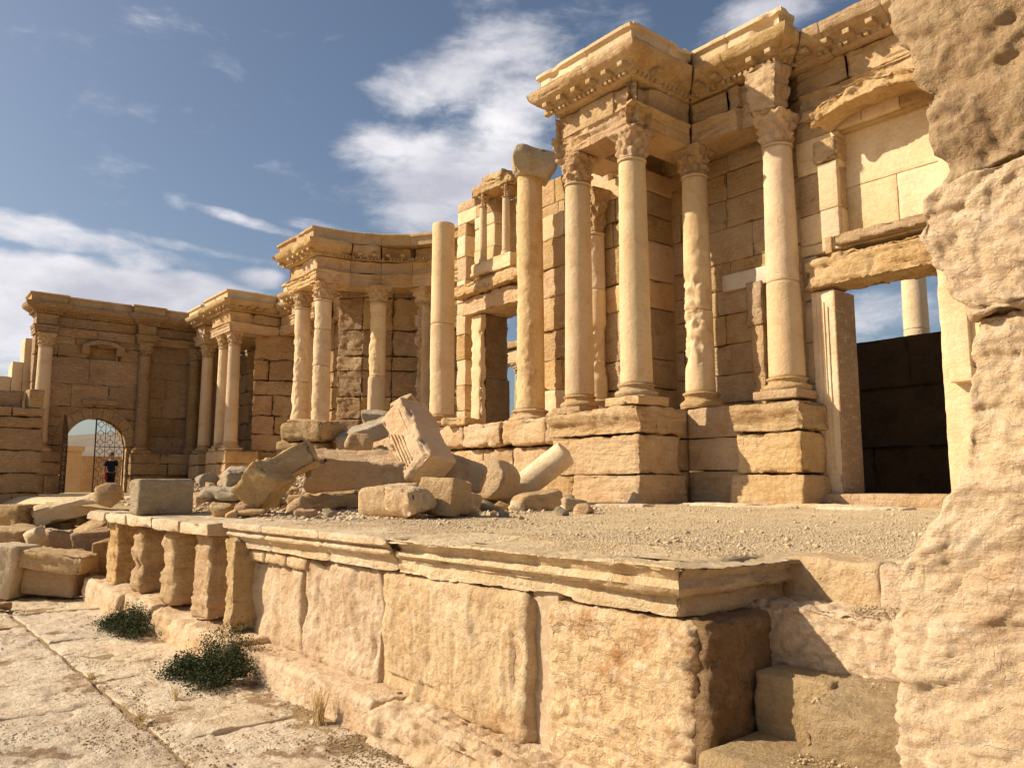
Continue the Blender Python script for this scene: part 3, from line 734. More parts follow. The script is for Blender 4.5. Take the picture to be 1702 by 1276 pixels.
pedestal('pedestal under the bright column left of the right-hand doorway', -9.0, -7.62, 12.85, 13.9, 2.0, 330, cuts=((),(),()))
rp = empty('recessed_podium', (-9.6, 13.3, 0), 'shaded podium stretch recessed between the two pedestals of the right pavilion', 'podium')
for i, (za, zb) in enumerate(((0, .7), (.7, 1.35), (1.35, 1.97))):
    stone('stone', (1.3, 1.0, zb-za-.006), (0.0, .2, (za+zb)/2), 0, GOLD, rp, r=.03, res=.08, amp=.015, strata=.03)
    stone('stone', (.55, 1.5, zb-za-.006), (-.95, -.15, (za+zb)/2), 0, GOLD, rp, r=.03, res=.08, amp=.015, strata=.03)

column('smooth bright column at the front right corner of the tall right pavilion', -10.48, 11.75, 1.95, 7.58, .325, .27, joints=(), base='ring', plinth=.18, erode=((2.2, 3.2, -2.4, .8, .02),))
column('column at the front left corner of the tall right pavilion, beside the taller lone column', -12.13, 11.80, 1.92, 7.58, .315, .27, base='ring', plinth=.12)
column('shaded column in the recess of the right pavilion with a chewed lower shaft', -10.2, 13.42, 1.98, 7.58, .31, .265, joints=(4.05,), base='worn', plinth=0, erode=((2.9, 4.7, -1.6, 1.9, .075), (4.7, 5.9, -1.2, 1.2, .03)))
column('bright column with a thin crack, nearest on the left of the right-hand doorway', -8.2, 13.42, 2.0, 7.58, .335, .275, joints=(4.25,), base='ring', plinth=.16, capworn=.5)
column('half broken thin column with ruined capital behind the pavilion front columns', -12.75, 12.95, 2.0, 7.3, .25, .22, joints=(4.9,), base='worn', plinth=0, cap=1.1, capworn=1.4, erode=((2.9, 4.0, -.3, 1.5, .07), (5.0, 6.2, -.5, 1.0, .04)), mat=SHAFT)
ip = empty('inner_pier', (-12.2, 13.5, 0), 'masonry pier with peach panel standing behind the front pair of the right pavilion', 'pier')
wall(ip, (-13.25, 13.15), (-11.45, 13.15), [2.0, 2.55, 3.2, 4.35, 5.0, 5.9, 6.5, 7.05, 7.55], 1.15, SMOOTH, wmin=.9, wmax=1.4, res=.08, amp=.022, strata=.015, chips=.03, r=.03, proud=.02, matlist=[WALL, WALL, GOLD, PEACH])
# entablature of the right pavilion and of the wall over the doorway
def bite_r(G):
    w = (G[:, 1] < 11.9)*(G[:, 0] < -10.0)*1.0+((G[:, 0] > -8.9))*.8+.12
    rg = np.clip(ridge(G*np.array([.9, .9, 5.5])+.6*fbm(G*1.5, 3, 6)[:, None], 4, 44), 0, 1)
    return w*(.10+.22*np.clip(fbm(G*np.array([1.3, 1.3, 2.2]), 5, 12, .6)+.05, 0, 1)+.10*rg+.05*fbm(G*6, 4, 9))*(G[:, 2] < 8.67)
def bite_c(G): return .30*np.clip(fbm(G*np.array([1.3, 1.3, 1.3]), 4, 15)-.22, 0, 1)
def bite_a(G): return .35*np.clip(fbm(G*np.array([1.0, 1.0, 1.2]), 4, 19)-.28, 0, 1)
entab('tall_entablature', 'tall golden entablature with dentils crowning the right pavilion and doorway wall',
      [(-12.48, 12.95), (-12.48, 11.36), (-10.1, 11.36), (-10.1, 13.2), (-8.0, 13.2), (-8.0, 13.72), (-3.0, 13.72)], 21, mats=(GOLD, GOLD, WALL, SMOOTH), res=.04, bites=(bite_r, bite_r, bite_c, bite_a), skipT={(5, 0), (5, 1), (5, 2), (5, 3)}, back=.8, pitch=1.25,
      cpath=[(-12.22, 12.95), (-12.22, 11.36), (-10.1, 11.36), (-10.1, 13.2), (-8.0, 13.2), (-8.0, 13.72), (-3.0, 13.72)])
# core over the pavilion ceiling
ce = empty('pavilion_ceiling', (-11.2, 12.9, 7.95), 'stone ceiling slabs spanning behind the right pavilion beams', 'ceiling')
stone('ceiling_slab', (1.0, 2.9, .5), (0, 0, .3), 0, WALL, ce, r=.03, res=.15)
stone('ceiling_slab', (1.2, .9, .5), (2.0, 1.2, .3), 0, WALL, ce, r=.03, res=.15)
stone('ceiling_slab', (.6, 2.4, .6), (-.85, .55, .0), 0, GOLD, ce, r=.06, res=.08, amp=.04, strata=.04)

# broken chunk of architrave proud of the beam over the doorway column
stone_chunk = empty('architrave_chunk', (-8.25, 12.98, 7.6), 'broken jutting architrave lump above the capital by the doorway', 'stone block')
stone('stone', (.80, .62, .98), (.02, .22, .46), .0, GOLD, stone_chunk, r=.04, res=.035, amp=.05, fr=4, strata=.09, sfr=6, chips=.10, warp=(lambda f: (lambda P: f(P)*np.concatenate((np.repeat(.86+.22*P[:, 2:3], 2, 1), np.ones((len(P), 1))), 1)))(facets(6, 6, .85, 1.1)))

# ================================================================== BACK WALLS (right half)
ZR = [.05, .75, 1.5, 2.15, 2.75, 3.4, 4.05, 4.6, 5.2, 5.95, 6.6, 7.2, 7.6, 8.1, 8.8]
bwR = empty('pavilion_back_wall', (-10, 14.2, 0), 'shaded masonry wall behind the columns of the right pavilion', 'wall')
wall(bwR, (-16.6, 14.2), (-7.9, 14.2), ZR, .7, WALL, wmin=.9, wmax=1.9, res=.10, proud=.010, amp=.014, strata=.012, r=.015,
     matlist=[WALL])
bwR['label'] = 'shaded masonry wall behind the columns of the right pavilion'
# engaged pilaster lit between the columns
stone('pilaster_stone', (.30, .14, 1.75), (.75, -.04-.0, 2.85), 0, GOLD, bwR, r=.03, res=.08, amp=.02, chips=.05)
stone('pilaster_stone', (.42, .2, .95), (.72, -.06, 4.15), 0, GOLD, bwR, r=.05, res=.06, amp=.04, chips=.07)
stone('band_stone', (1.25, .12, .36), (.55, -.03, 4.72), .0, PALE, bwR, r=.012, res=.2, amp=.004)

# wall with the right-hand doorway
dw = empty('doorway_wall', (-6.5, 13.75, 0), 'tall sunlit wall with the rectangular doorway and blind niche at the right', 'wall')
DX0, DX1, DZ1 = -7.32, -5.52, 4.03
def dopen(za, zb):
    zm = (za+zb)/2; c = []
    if zm < 4.75: c.append((8.0+DX0-.36-.0+.0, 8.0+DX1+.36))
    if zm > 4.95 and zm < 7.1: c.append((8.0-7.12, 8.0-5.35))
    return [(a-.0, b-.0) for a, b in c]
ZD = [.02, .7, 1.5, 2.3, 3.1, 3.9, 4.75, 4.97, 5.55, 6.35, 7.05, 7.45, 7.6]
wall(dw, (-8.0, 13.74), (-2.6, 13.74), ZD, .75, SMOOTH, opening=dopen, wmin=.6, wmax=1.4, res=.14, proud=.012, amp=.012, strata=.008, matlist=[SMOOTH, SMOOTH, GOLD])
def D(name, x0, x1, y0, y1, z0, z1, mat=SMOOTH, **kw):
    kw.setdefault('r', .02); kw.setdefault('res', .08); kw.setdefault('amp', .012)
    return stone(name, (x1-x0, y1-y0, z1-z0), ((x0+x1)/2+6.5, (y0+y1)/2-13.75, (z0+z1)/2), 0, mat, dw, **kw)
# recessed field of the blind niche
D('niche_panel', -7.14, -6.2, 13.98, 14.3, 4.98, 5.95, r=.01); D('niche_panel', -6.19, -5.33, 13.985, 14.3, 4.98, 5.95, r=.01); D('niche_panel', -7.14, -5.33, 13.98, 14.3, 5.96, 7.1, r=.01)
D('niche_pilaster', -7.52, -7.14, 13.66, 13.95, 5.55, 6.45, r=.015); D('niche_pilaster', -7.5, -7.14, 13.655, 13.95, 4.75, 5.54, r=.015)
D('niche_capital', -7.60, -7.08, 13.58, 13.95, 6.46, 6.92, mat=GOLD, chips=.06, r=.04, res=.05, amp=.03, strata=.05)
D('niche_pilaster', -5.36, -5.02, 13.66, 13.95, 4.98, 6.45, r=.015)
D('niche_capital', -5.45, -4.9, 13.58, 13.95, 6.46, 6.92, mat=GOLD, chips=.06, r=.04, res=.05, amp=.03, strata=.05)
D('niche_sill', -7.22, -5.3, 13.50, 14.0, 4.76, 4.97, mat=GOLD, chips=.05, res=.05, strata=.04, amp=.02)
# doorway: lintel, fluted jambs, sill
dl = D('door_lintel', -7.85, -5.1, 13.52, 14.35, 4.04, 4.66, mat=GOLD, r=.04, res=.035, amp=.045, fr=4, strata=.10, chips=.12)
for (a, b, side) in ((-7.78, -7.32, -1), (-5.52, -5.08, 1)):
    j = D('door_jamb', a, b, 13.66, 14.40, .26, 4.02, r=.02, res=.09, chips=.03)
    if side < 0: D('shade_tinted_reveal', -7.335, -7.305, 13.66, 14.38, .28, 4.0, mat=DIM, r=.008, res=.1, amp=.004)  # thin plate on the jamb; its darker colour stands in for shade
    for q in range(4 if side < 0 else 0):
        stone('jamb_fillet', (.020, .035, 3.6-.2*q), ((a+.10+.075*q) - (a+b)/2 if side < 0 else (b-.10-.075*q)-(a+b)/2, -.375, .06), 0, SMOOTH, j, r=.008, res=.2, amp=.006)
D('jamb_bracket', -5.34, -5.0, 13.46, 13.7, 2.05, 2.28, chips=.03)
D('door_sill', -7.9, -4.9, 13.35, 14.5, .03, .27, mat=GOLD, r=.05, res=.07, amp=.02, chips=.05)
# moulding ledge and broken arch above the niche
def hood(P):
    P = P.copy(); t = P[:, 0]/1.1; P[:, 2] += .24*(1-np.clip(np.abs(t), 0, 1)**2)*1.0; return P
D('broken_hood', -7.35, -5.15, 13.12, 13.95, 6.98, 7.28, mat=GOLD, r=.03, res=.03, amp=.05, fr=5, strata=.10, chips=.14, warp=hood)
D('moulding', -7.75, -2.8, 13.55, 13.80, 7.38, 7.56, mat=GOLD, r=.03, res=.06, amp=.03, strata=.05, chips=.07)
D('wall_stone', -7.2, -5.2, 13.84, 14.3, 7.0, 7.55, mat=WALL)
D('dark_bracket', -7.42, -7.28, 13.60, 13.72, 4.68, 5.0, mat=GOLD)

# seen through the doorway: dark back wall, lone column
db = empty('dark_rear_wall', (-8, 19, 0), 'near black rough rear wall seen through the right-hand doorway', 'wall')
wall(db, (-14, 18.6), (-3, 18.6), [-.1, 1.3, 2.7, 3.86], .8, DARKW, wmin=2.4, wmax=3.6, res=.10, proud=.005, amp=.02, r=.006, chips=.02)
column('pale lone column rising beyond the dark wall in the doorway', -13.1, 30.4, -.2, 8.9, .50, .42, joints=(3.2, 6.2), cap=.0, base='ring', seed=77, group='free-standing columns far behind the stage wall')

# ================================================================== CENTRAL EXEDRA
cp = empty('central_podium', (-16, 12.6, 0), 'low broken podium wall of rough courses under the two tall lone columns', 'podium')
wall(cp, (-24.0, 12.35), (-12.6, 12.35), [-.02, .45, 1.35], .9, GOLD, wmin=1.4, wmax=2.2, res=.09, amp=.03, strata=.04, r=.05, chips=.06, proud=.02)
wall(cp, (-24.0, 12.15), (-12.45, 12.15), [1.36, 2.0], 1.5, GOLD, wmin=1.3, wmax=2.0, res=.07, amp=.045, strata=.05, r=.08, chips=.12, proud=.06)
stone('stone', (.9, .8, .22), (-1.2, -.2, 2.08), .2, GOLD, cp, r=.06, res=.06, amp=.04, chips=.08)
stone('stone', (11, 2.2, .3), (-3.6, 1.2, 1.84), 0, SOIL, cp, r=.04, res=.3)

column('tall plain column without capital, dark jointed, standing alone left of the central doorway', -18.9, 12.85, 2.05, 8.08, .365, .325, joints=(5.05,), cap=0, base='worn', plinth=0, erode=((2.3, 3.7, -2.0, 1.4, .02),), amp=.005)
cb = column('tall column with rough eroded shaft and grey lump on top, beside the central doorway', -15.5, 13.3, 2.0, 8.62, .38, .33, joints=(), cap=0, base='worn', plinth=0, erode=((2.6, 6.0, -2.2, 2.2, .035),), amp=.006, mat=RUST)
_fc = facets(17, 7, .80, 1.05)
stone('capital_fragment', (1.25, .95, .74), (.12, 0, 6.88), (.0, .20, .9), GREY, cb, r=.04, res=.05, amp=.04, chips=.12, fr=3,
      warp=lambda P: _fc(P)*np.concatenate((np.repeat((.80+.5*(P[:, 2:3]+.2)), 2, 1), np.ones((len(P), 1))), 1))
# wall with the central doorway
rw = empty('central_doorway_wall', (-18, 14.3, 0), 'broken central wall with the small columned niche above a doorway', 'wall')
RX0, RX1 = -18.72, -16.55
def ropen(za, zb):
    zm = (za+zb)/2; c = []
    if zm < 6.1: c.append((20.25+RX0-.5, 20.25+RX1+.5))
    if zm < 8.7: c.append((20.25-19.78, 20.25-19.32))
    if 6.8 < zm < 9.0: c.append((20.25-18.3, 20.25-17.3))
    return c
ZW = [.0, 1.0, 2.0, 2.7, 3.5, 4.3, 5.1, 5.75, 6.12, 6.85, 7.6, 8.3, 8.68, 9.1, 9.42]
wall(rw, (-20.25, 14.3), (-16.4, 14.3), ZW, 1.0, SMOOTH, opening=ropen, wmin=.8, wmax=1.4, res=.12, proud=.02, amp=.015, strata=.01,
     tops=lambda x: 9.5 if x < 1.35 else 9.0, matlist=[SMOOTH, SMOOTH, GOLD])
def Rr(name, x0, x1, y0, y1, z0, z1, mat=SMOOTH, **kw):
    kw.setdefault('r', .03); kw.setdefault('res', .07); kw.setdefault('amp', .02)
    return stone(name, (x1-x0, y1-y0, z1-z0), ((x0+x1)/2+18, (y0+y1)/2-14.3, (z0+z1)/2), 0, mat, rw, **kw)
Rr('slot_back', -19.85, -19.25, 14.95, 15.3, 0, 8.8, mat=WALL)
Rr('door_jamb', -19.22, -18.72, 14.12, 14.32, 1.9, 5.55, chips=.08, amp=.04, mat=SHAFT)
Rr('shade_tinted_reveal', -19.22, -18.74, 14.34, 15.25, 1.9, 3.6, mat=STAIN_SHADE, r=.015, amp=.015)  # shade of the reveal painted into the colour of both stones
Rr('shade_tinted_reveal', -19.22, -18.76, 14.34, 15.15, 3.61, 5.55, mat=STAIN_SHADE, r=.015, amp=.015)
Rr('door_jamb', -16.55, -16.1, 14.12, 15.5, 1.9, 5.55)
Rr('door_lintel', -19.5, -16.3, 13.95, 15.35, 5.55, 6.10, mat=GOLD, strata=.06, chips=.1)
Rr('lintel_cornice', -19.95, -16.2, 13.72, 14.6, 6.11, 6.5, mat=GOLD, strata=.09, amp=.05, chips=.15, res=.05)
Rr('niche_back', -18.35, -17.25, 14.85, 15.2, 6.8, 9.1, mat=WALL)
Rr('niche_bracket', -18.75, -16.85, 13.72, 14.3, 6.55, 6.98, mat=SMOOTH, chips=.05, strata=.05)
Rr('niche_bracket', -18.55, -17.05, 13.85, 14.3, 6.32, 6.56, mat=GOLD, chips=.05, strata=.05)
for x in (-18.45, -17.35):
    for q, (za, zb, ra) in enumerate(((6.98, 7.12, .16), (7.12, 8.72, .12))):
        d_ = drum('niche_column', za, zb, ra, ra*.9, rw, 60+q, SMOOTH, .006, res=.08, seg=20); d_.location = (x+18, -.32, 0)
    c_ = capital(8.72, .12, .36, rw, 71, GOLD, 1.2, 'niche_capital'); c_.location = (x+18, -.32, 0)
Rr('niche_top', -18.85, -16.95, 13.80, 14.9, 9.08, 9.42, mat=GOLD, chips=.22, amp=.07, strata=.08, res=.05)
Rr('niche_top', -18.4, -17.4, 13.86, 14.9, 9.38, 9.62, mat=GOLD, chips=.2, amp=.06, res=.05)
# ragged strip of wall between the lone column and the right pavilion
rg_ = empty('ragged_wall', (-14.4, 14.0, 0), 'ragged broken wall edge between the rough lone column and the right pavilion', 'wall')
wall(rg_, (-15.9, 14.0), (-13.3, 14.0), [0, 1, 2, 2.9, 3.7, 4.5, 5.4, 6.2, 7.0, 7.7, 8.4], .6, SMOOTH, wmin=.8, wmax=1.4, res=.08, amp=.03, strata=.02, chips=.05, r=.03, proud=.03, matlist=[GOLD, WALL, SMOOTH, SMOOTH],
     tops=lambda x: 8.5 if x > .8 else 7.8)
wall(rg_, (-14.55, 13.80), (-14.2, 13.80), [2, 3.0, 3.9, 4.9, 5.7, 6.6, 7.3], .3, SMOOTH, res=.05, amp=.03, chips=.05, r=.03, proud=.03, matlist=[SMOOTH, GOLD])

# seen through the central doorway
rb = empty('rear_portico', (-30.6, 25.6, 0), 'distant rear portico beam seen through the central doorway', 'portico')
stone('beam', (7, .8, .7), (0, 0, 6.9), 0, SMOOTH, rb, r=.03, res=.2)
stone('beam_cornice', (7.2, 1.2, .35), (0, 0, 7.45), 0, GOLD, rb, r=.05, res=.12, amp=.04)
stone('beam_rubble', (2, .8, .5), (1.2, 0, 7.85), 0, GOLD, rb, r=.1, res=.12, amp=.1)
stone('low_wall', (7, .8, 4.1), (0, .2, 1.9), 0, RED, rb, r=.05, res=.2, amp=.05)
for q in (-2.2, 0.1, 2.2):
    column('far grey column under the portico beam behind the central doorway', -30.6+q, 25.5, 3.9, 6.5, .3, .27, cap=.5, base='ring', plinth=0, mat=GREY, seed=88+int(q), group='columns under the rear portico')

# ---- left exedra curve and its pavilion
ep = [(-27.95, 13.6), (-27.95, 12.0), (-25.55, 12.0), (-25.35, 13.2), (-24.9, 14.2), (-24.2, 15.1), (-23.2, 15.7), (-21.6, 16.0), (-20.0, 15.6)]
ez = lambda G: .30*np.clip(fbm(G*np.array([.9, .9, 1.5]), 4, 33)-.10, 0, 1)
ezc = lambda G: .85*sst(12.6, 13.6, G[:, 1])*(G[:, 2] > 8.55)*np.clip(.55+fbm(G*np.array([.8, .8, .8]), 3, 35), 0, .75) + .3*np.clip(fbm(G*1.3, 3, 36)-.2, 0, 1)
entab('curved_entablature', 'curved worn entablature on the middle pavilion sweeping back behind the lone column', ep, 41, mats=(GOLD, GOLD, WALL, WALL), res=.07,
      bites=(ez, ez, ezc, lambda G: .25*np.clip(fbm(G*1.4, 3, 37)-.1, 0, 1)), pitch=1.5, back=.9)
fE = lambda x: x
column('eroded column at the front right corner of the middle pavilion', -25.85, 12.42, 2.0, 7.58, .33, .30, joints=(4.6, 5.9), erode=((2.4, 6.6, -1.2, 2.0, .035),), amp=.008, capworn=1.0, base='worn')
column('left column of the pair on the middle pavilion, swollen at the foot', -27.6, 12.45, 2.0, 7.58, .34, .28, joints=(4.2,), erode=((3.0, 6.0, -1.0, 1.8, .06),), amp=.009, base='worn')
column('column standing clear before the curved exedra wall', -25.05, 14.2, 2.0, 7.58, .32, .29, joints=(4.3,), erode=((4.3, 6.6, -1.5, 1.6, .05),), amp=.010, base='worn')
column('badly gnawed column half hidden behind the tall plain lone column', -24.15, 15.55, 2.0, 7.58, .33, .28, joints=(), erode=((3.3, 6.9, -2.2, 1.5, .20),), amp=.02, base='worn', mat=GOLD, capworn=1.2)
ew = empty('curved_exedra_wall', (-25.5, 15, 0), 'curved wall of huge pitted brown blocks behind the middle pavilion columns', 'wall')
cur = [(-27.6, 13.9), (-26.75, 14.5), (-26.2, 15.5), (-25.4, 16.5), (-24.1, 17.3), (-22.6, 17.6)]
EZ = [0, 1.0, 2.1, 2.9, 3.75, 4.75, 5.3, 6.3, 7.6, 8.4]
for a, b in zip(cur[:-1], cur[1:]):
    wall(ew, a, b, EZ, .9, RED, wmin=1.2, wmax=2.0, res=.06, amp=.05, strata=.04, chips=.05, r=.03, proud=.025, matlist=[DIM, RED, DIM, WALL], crack=.02)
lp = empty('middle_pavilion_wall', (-27, 13.6, 0), 'side wall and podium mass under the middle pavilion', 'wall')
wall(lp, (-28.0, 12.05), (-25.3, 12.05), [0, .7, 1.4, 2.0], 1.8, GOLD, res=.14, amp=.03, strata=.04, r=.05)
wall(lp, (-25.45, 12.35), (-24.0, 15.4), [0, .7, 1.4, 2.0], 2.0, GOLD, res=.14, amp=.03, strata=.04, r=.05)

# ---- far pavilions
def ebite(s): return lambda G: .18*np.clip(fbm(G*np.array([1, 1, 1.4]), 3, s)-.05, 0, 1)
entab('far_entablature', 'entablature of the far pair pavilion stepping up between wing and middle pavilion',
      [(-42.6, 14.6), (-41.9, 14.6), (-41.9, 13.05), (-40.6, 13.05), (-40.6, 14.4), (-39.1, 14.4), (-39.1, 12.9), (-36.5, 12.9), (-36.5, 15.3), (-33.6, 15.3), (-33.6, 14.6), (-31.2, 14.6), (-31.2, 15.4), (-28.2, 15.4)],
      61, mats=(GOLD, GOLD, WALL, SMOOTH), res=.12, bites=(ebite(3), ebite(4), ebite(5), None), pitch=1.5, back=.9, dents=True, mod=True)
for (x, y, lb, jn) in ((-38.25, 13.3, 'left of the two slim matching columns on the far pair pavilion', ()), (-36.95, 13.3, 'right of the two slim matching columns on the far pair pavilion', ()),
                   (-41.25, 13.5, 'slim column nearest the dark wing, left of the matching pair', ()), (-36.8, 15.75, 'column set back in the recess right of the far pair pavilion', (4.6,)),
                   (-32.4, 15.0, 'column mostly hidden behind the left column of the middle pavilion', ())):
    column(lb, x, y, 2.0, 7.58, .31, .27, joints=jn, base='ring' if y < 13.6 else 'worn', plinth=.15, erode=((4.8, 7.0, -1.2, 1.6, .04),) if jn else ())
fw = empty('far_pavilion_wall', (-36, 16, 0), 'rough brown wall between the far pair pavilion and the middle pavilion', 'wall')
FZ = [0, .9, 2.0, 2.8, 3.7, 4.7, 5.4, 6.4, 7.6, 8.6]
wall(fw, (-43.4, 15.9), (-27.0, 15.9), FZ, .9, WALL, wmin=1.1, wmax=1.8, res=.14, amp=.04, strata=.03, chips=.06, r=.03, matlist=[DIM, RED, WALL])
stone('wall_core', (17.5, .5, 8.4), (1.0, 1.2, 4.3), 0, DIM, fw, r=.02, res=.8)
wall(fw, (-36.95, 14.25), (-36.0, 15.9), FZ[:-1], .8, RED, wmin=1.1, wmax=1.8, res=.08, amp=.06, strata=.05, chips=.10, r=.06, matlist=[DIM, DIM, RED])
fpod = empty('far_podium', (-38, 14, 0), 'banded podium under the far slim columns at the back left', 'podium')
for (xa, xb, ya) in ((-39.0, -36.3, 12.85), (-41.95, -40.5, 13.0), (-36.2, -28.0, 15.2), (-40.4, -39.1, 14.4), (-43.5, -42.0, 14.4)):
    wall(fpod, (xa, ya), (xb, ya), [0, .7, 1.4, 2.0], 1.6 if ya < 14 else .7, GOLD, res=.12, amp=.03, strata=.05, r=.05, wmin=1, wmax=1.8)
wall(fpod, (-36.35, 12.9), (-36.30, 14.2), [0, .7, 1.4, 2.0], .6, GOLD, res=.12, amp=.03, strata=.05)

# ---- wing with the arch at the far left
wg = empty('arched_wing_wall', (-43.3, 9, 0), 'dark side wing wall with the arched gateway and little blind niche', 'wall')
AY, AR, AZ = 8.9, 1.36, 2.32
def aopen(za, zb):
    zm = (za+zb)/2
    c = []
    if zm < AZ: c.append((AY-6.0-AR-.05, AY-6.0+AR+.05))
    elif zm < AZ+AR+.2:
        w = math.sqrt(max(0, (AR+.30)**2-(zm-AZ)**2)); c.append((AY-6.0-w, AY-6.0+w))
    if 6.6 < zm < 7.2: c.append((2.35, 3.75))
    return c
WZ = [0, .9, 1.7, 2.32, 2.75, 3.2, 3.65, 4.2, 5.3, 6.6, 7.2, 8.0, 8.7]
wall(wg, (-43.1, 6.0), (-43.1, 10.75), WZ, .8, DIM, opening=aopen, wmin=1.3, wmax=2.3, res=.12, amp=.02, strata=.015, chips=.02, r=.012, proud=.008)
stone('niche_back', (1.5, .3, .8), (-.35, -.05, 6.9), R(90), DIM, wg, r=.02, res=.2)
# ring of arch stones
nv = 11
for i in range(nv):
    a0, a1 = math.pi*i/nv, math.pi*(i+1)/nv
    n_ = 4; pts = []
    for rr in (AR, AR+.5):
        for q in range(n_+1):
            a = a0+.006+(a1-a0-.012)*q/n_; pts.append((math.cos(a)*rr, math.sin(a)*rr))
    V_ = [(.28+dx, 0+(-p[0]), p[1]+AZ) for dx in (0, -.95) for p in pts]; m_ = n_+1; T_ = 2*m_
    F_ = []
    for q in range(n_):
        F_ += [[q, q+1, m_+q+1, m_+q], [T_+q+1, T_+q, T_+m_+q, T_+m_+q+1], [q+1, q, T_+q, T_+q+1], [m_+q, m_+q+1, T_+m_+q+1, T_+m_+q]]
    F_ += [[0, m_, T_+m_, T_], [n_, T_+n_, T_+m_+n_, m_+n_]]
    ob('arch_stone', mk(np.array(V_)+np.array([0, -.1, 0]), F_, 'arch_stone', DIM, False), wg)
# blind niche hood, sill
stone('niche_hood', (1.9, .35, .22), (.30, -.05, 7.15), R(90), DIM, wg, r=.03, res=.06, amp=.02, warp=lambda P: P+np.stack((P[:, 0]*0, P[:, 0]*0, .28*(1-(P[:, 0]/.95)**2)), 1))
for y in (-.85, .72): stone('niche_bracket', (.35, .35, .35), (.28, y, 7.0), R(90), DIM, wg, r=.03, res=.06, amp=.02)
stone('niche_sill', (1.6, .3, .25), (.30, -.05, 4.45), R(90), DIM, wg, r=.02, res=.1, amp=.01)
entab('wing_entablature', 'dark entablature along the arched wing at the far left', [(-43.9, 5.95), (-42.75, 5.95), (-42.75, 6.85), (-43.0, 6.85), (-43.0, 10.45), (-42.7, 10.45), (-42.7, 11.3), (-43.05, 11.3), (-43.05, 14.4)], 81,
      mats=(DIM, DIM, DIM, WALL), res=.13, bites=(ebite(13), ebite(14), ebite(15), None), pitch=1.8, back=.6, mod=False)
column('lone wing column at the far left corner beside the stepped wall', -42.95, 6.45, 2.0, 7.58, .34, .30, base='ring', erode=())
column('shaded half hidden wing column right of the arched gateway', -42.9, 10.9, 2.0, 7.58, .31, .28, base='ring', capworn=1.0, mat=DIM, capmat=DIM, basemat=DIM)  # this and the next column: darker stone colour stands in for shade
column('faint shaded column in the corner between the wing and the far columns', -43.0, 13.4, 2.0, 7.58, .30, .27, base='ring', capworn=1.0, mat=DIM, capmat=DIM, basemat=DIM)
w2 = empty('wing_corner_wall', (-43.6, 12.5, 0), 'dark plain corner wall behind the shaded wing columns', 'wall')
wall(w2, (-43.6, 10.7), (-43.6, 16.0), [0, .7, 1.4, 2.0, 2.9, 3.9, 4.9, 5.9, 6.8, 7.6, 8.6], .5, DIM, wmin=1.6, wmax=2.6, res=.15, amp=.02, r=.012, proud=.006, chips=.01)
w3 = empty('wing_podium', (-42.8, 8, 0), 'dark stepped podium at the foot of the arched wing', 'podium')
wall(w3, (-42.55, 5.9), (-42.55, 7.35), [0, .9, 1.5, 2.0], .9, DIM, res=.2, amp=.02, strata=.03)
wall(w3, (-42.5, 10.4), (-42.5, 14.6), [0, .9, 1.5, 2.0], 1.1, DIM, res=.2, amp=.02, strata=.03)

# beyond the arch
ba = empty('wall_beyond_arch', (-49, 8, 0), 'pale pier and low wall standing beyond the open arch', 'wall')
stone('pier_stone', (.8, 1.0, 2.3), (-.2, .95, 1.1), 0, SMOOTH, ba, r=.03, res=.15)
stone('pier_cap', (1.0, 1.2, .3), (-.2, .95, 2.4), 0, SMOOTH, ba, r=.03, res=.15)
stone('low_wall_stone', (.8, 3.4, 2.2), (-2.2, 3.4, 1.0), 0, GOLD, ba, r=.05, res=.15)

# stepped walls to the left of the wing
lw2 = empty('stepped_side_wall', (-37.5, 4.6, 0), 'big block side wall at the left edge with stepped courses above', 'wall')
wall(lw2, (-37.2, 1.0), (-37.2, 5.75), [-1.5, -.6, .1, .9, 1.8, 2.7, 3.15, 3.55], 2.2, DIM, wmin=1.2, wmax=2.4, res=.14, amp=.03, strata=.03, chips=.06, r=.04)  # darker stone colour carries the shade of this wall
wall(lw2, (-37.6, 1.0), (-37.6, 5.0), [3.55, 4.25], 1.6, DIM, wmin=1.2, wmax=2.2, res=.14, amp=.04, chips=.1, r=.05)
stone('stone', (.6, .55, .75), (.0, .78, 3.93), .1, DIM, lw2, r=.06, res=.1, amp=.04)
lw3 = empty('rear_stepped_wall', (-44.5, 5.3, 0), 'pale steps of wall climbing to the far left corner column', 'wall')
for (ya, yb, z) in ((1.0, 4.6, 4.95), (4.6, 5.3, 5.55), (5.3, 5.75, 6.3), (5.75, 6.1, 7.5)):
    wall(lw3, (-44.2, ya), (-44.2, yb), [0, 1.5, 3, 4, z], 1.2, SMOOTH, wmin=.5, wmax=1.6, res=.2, amp=.01)

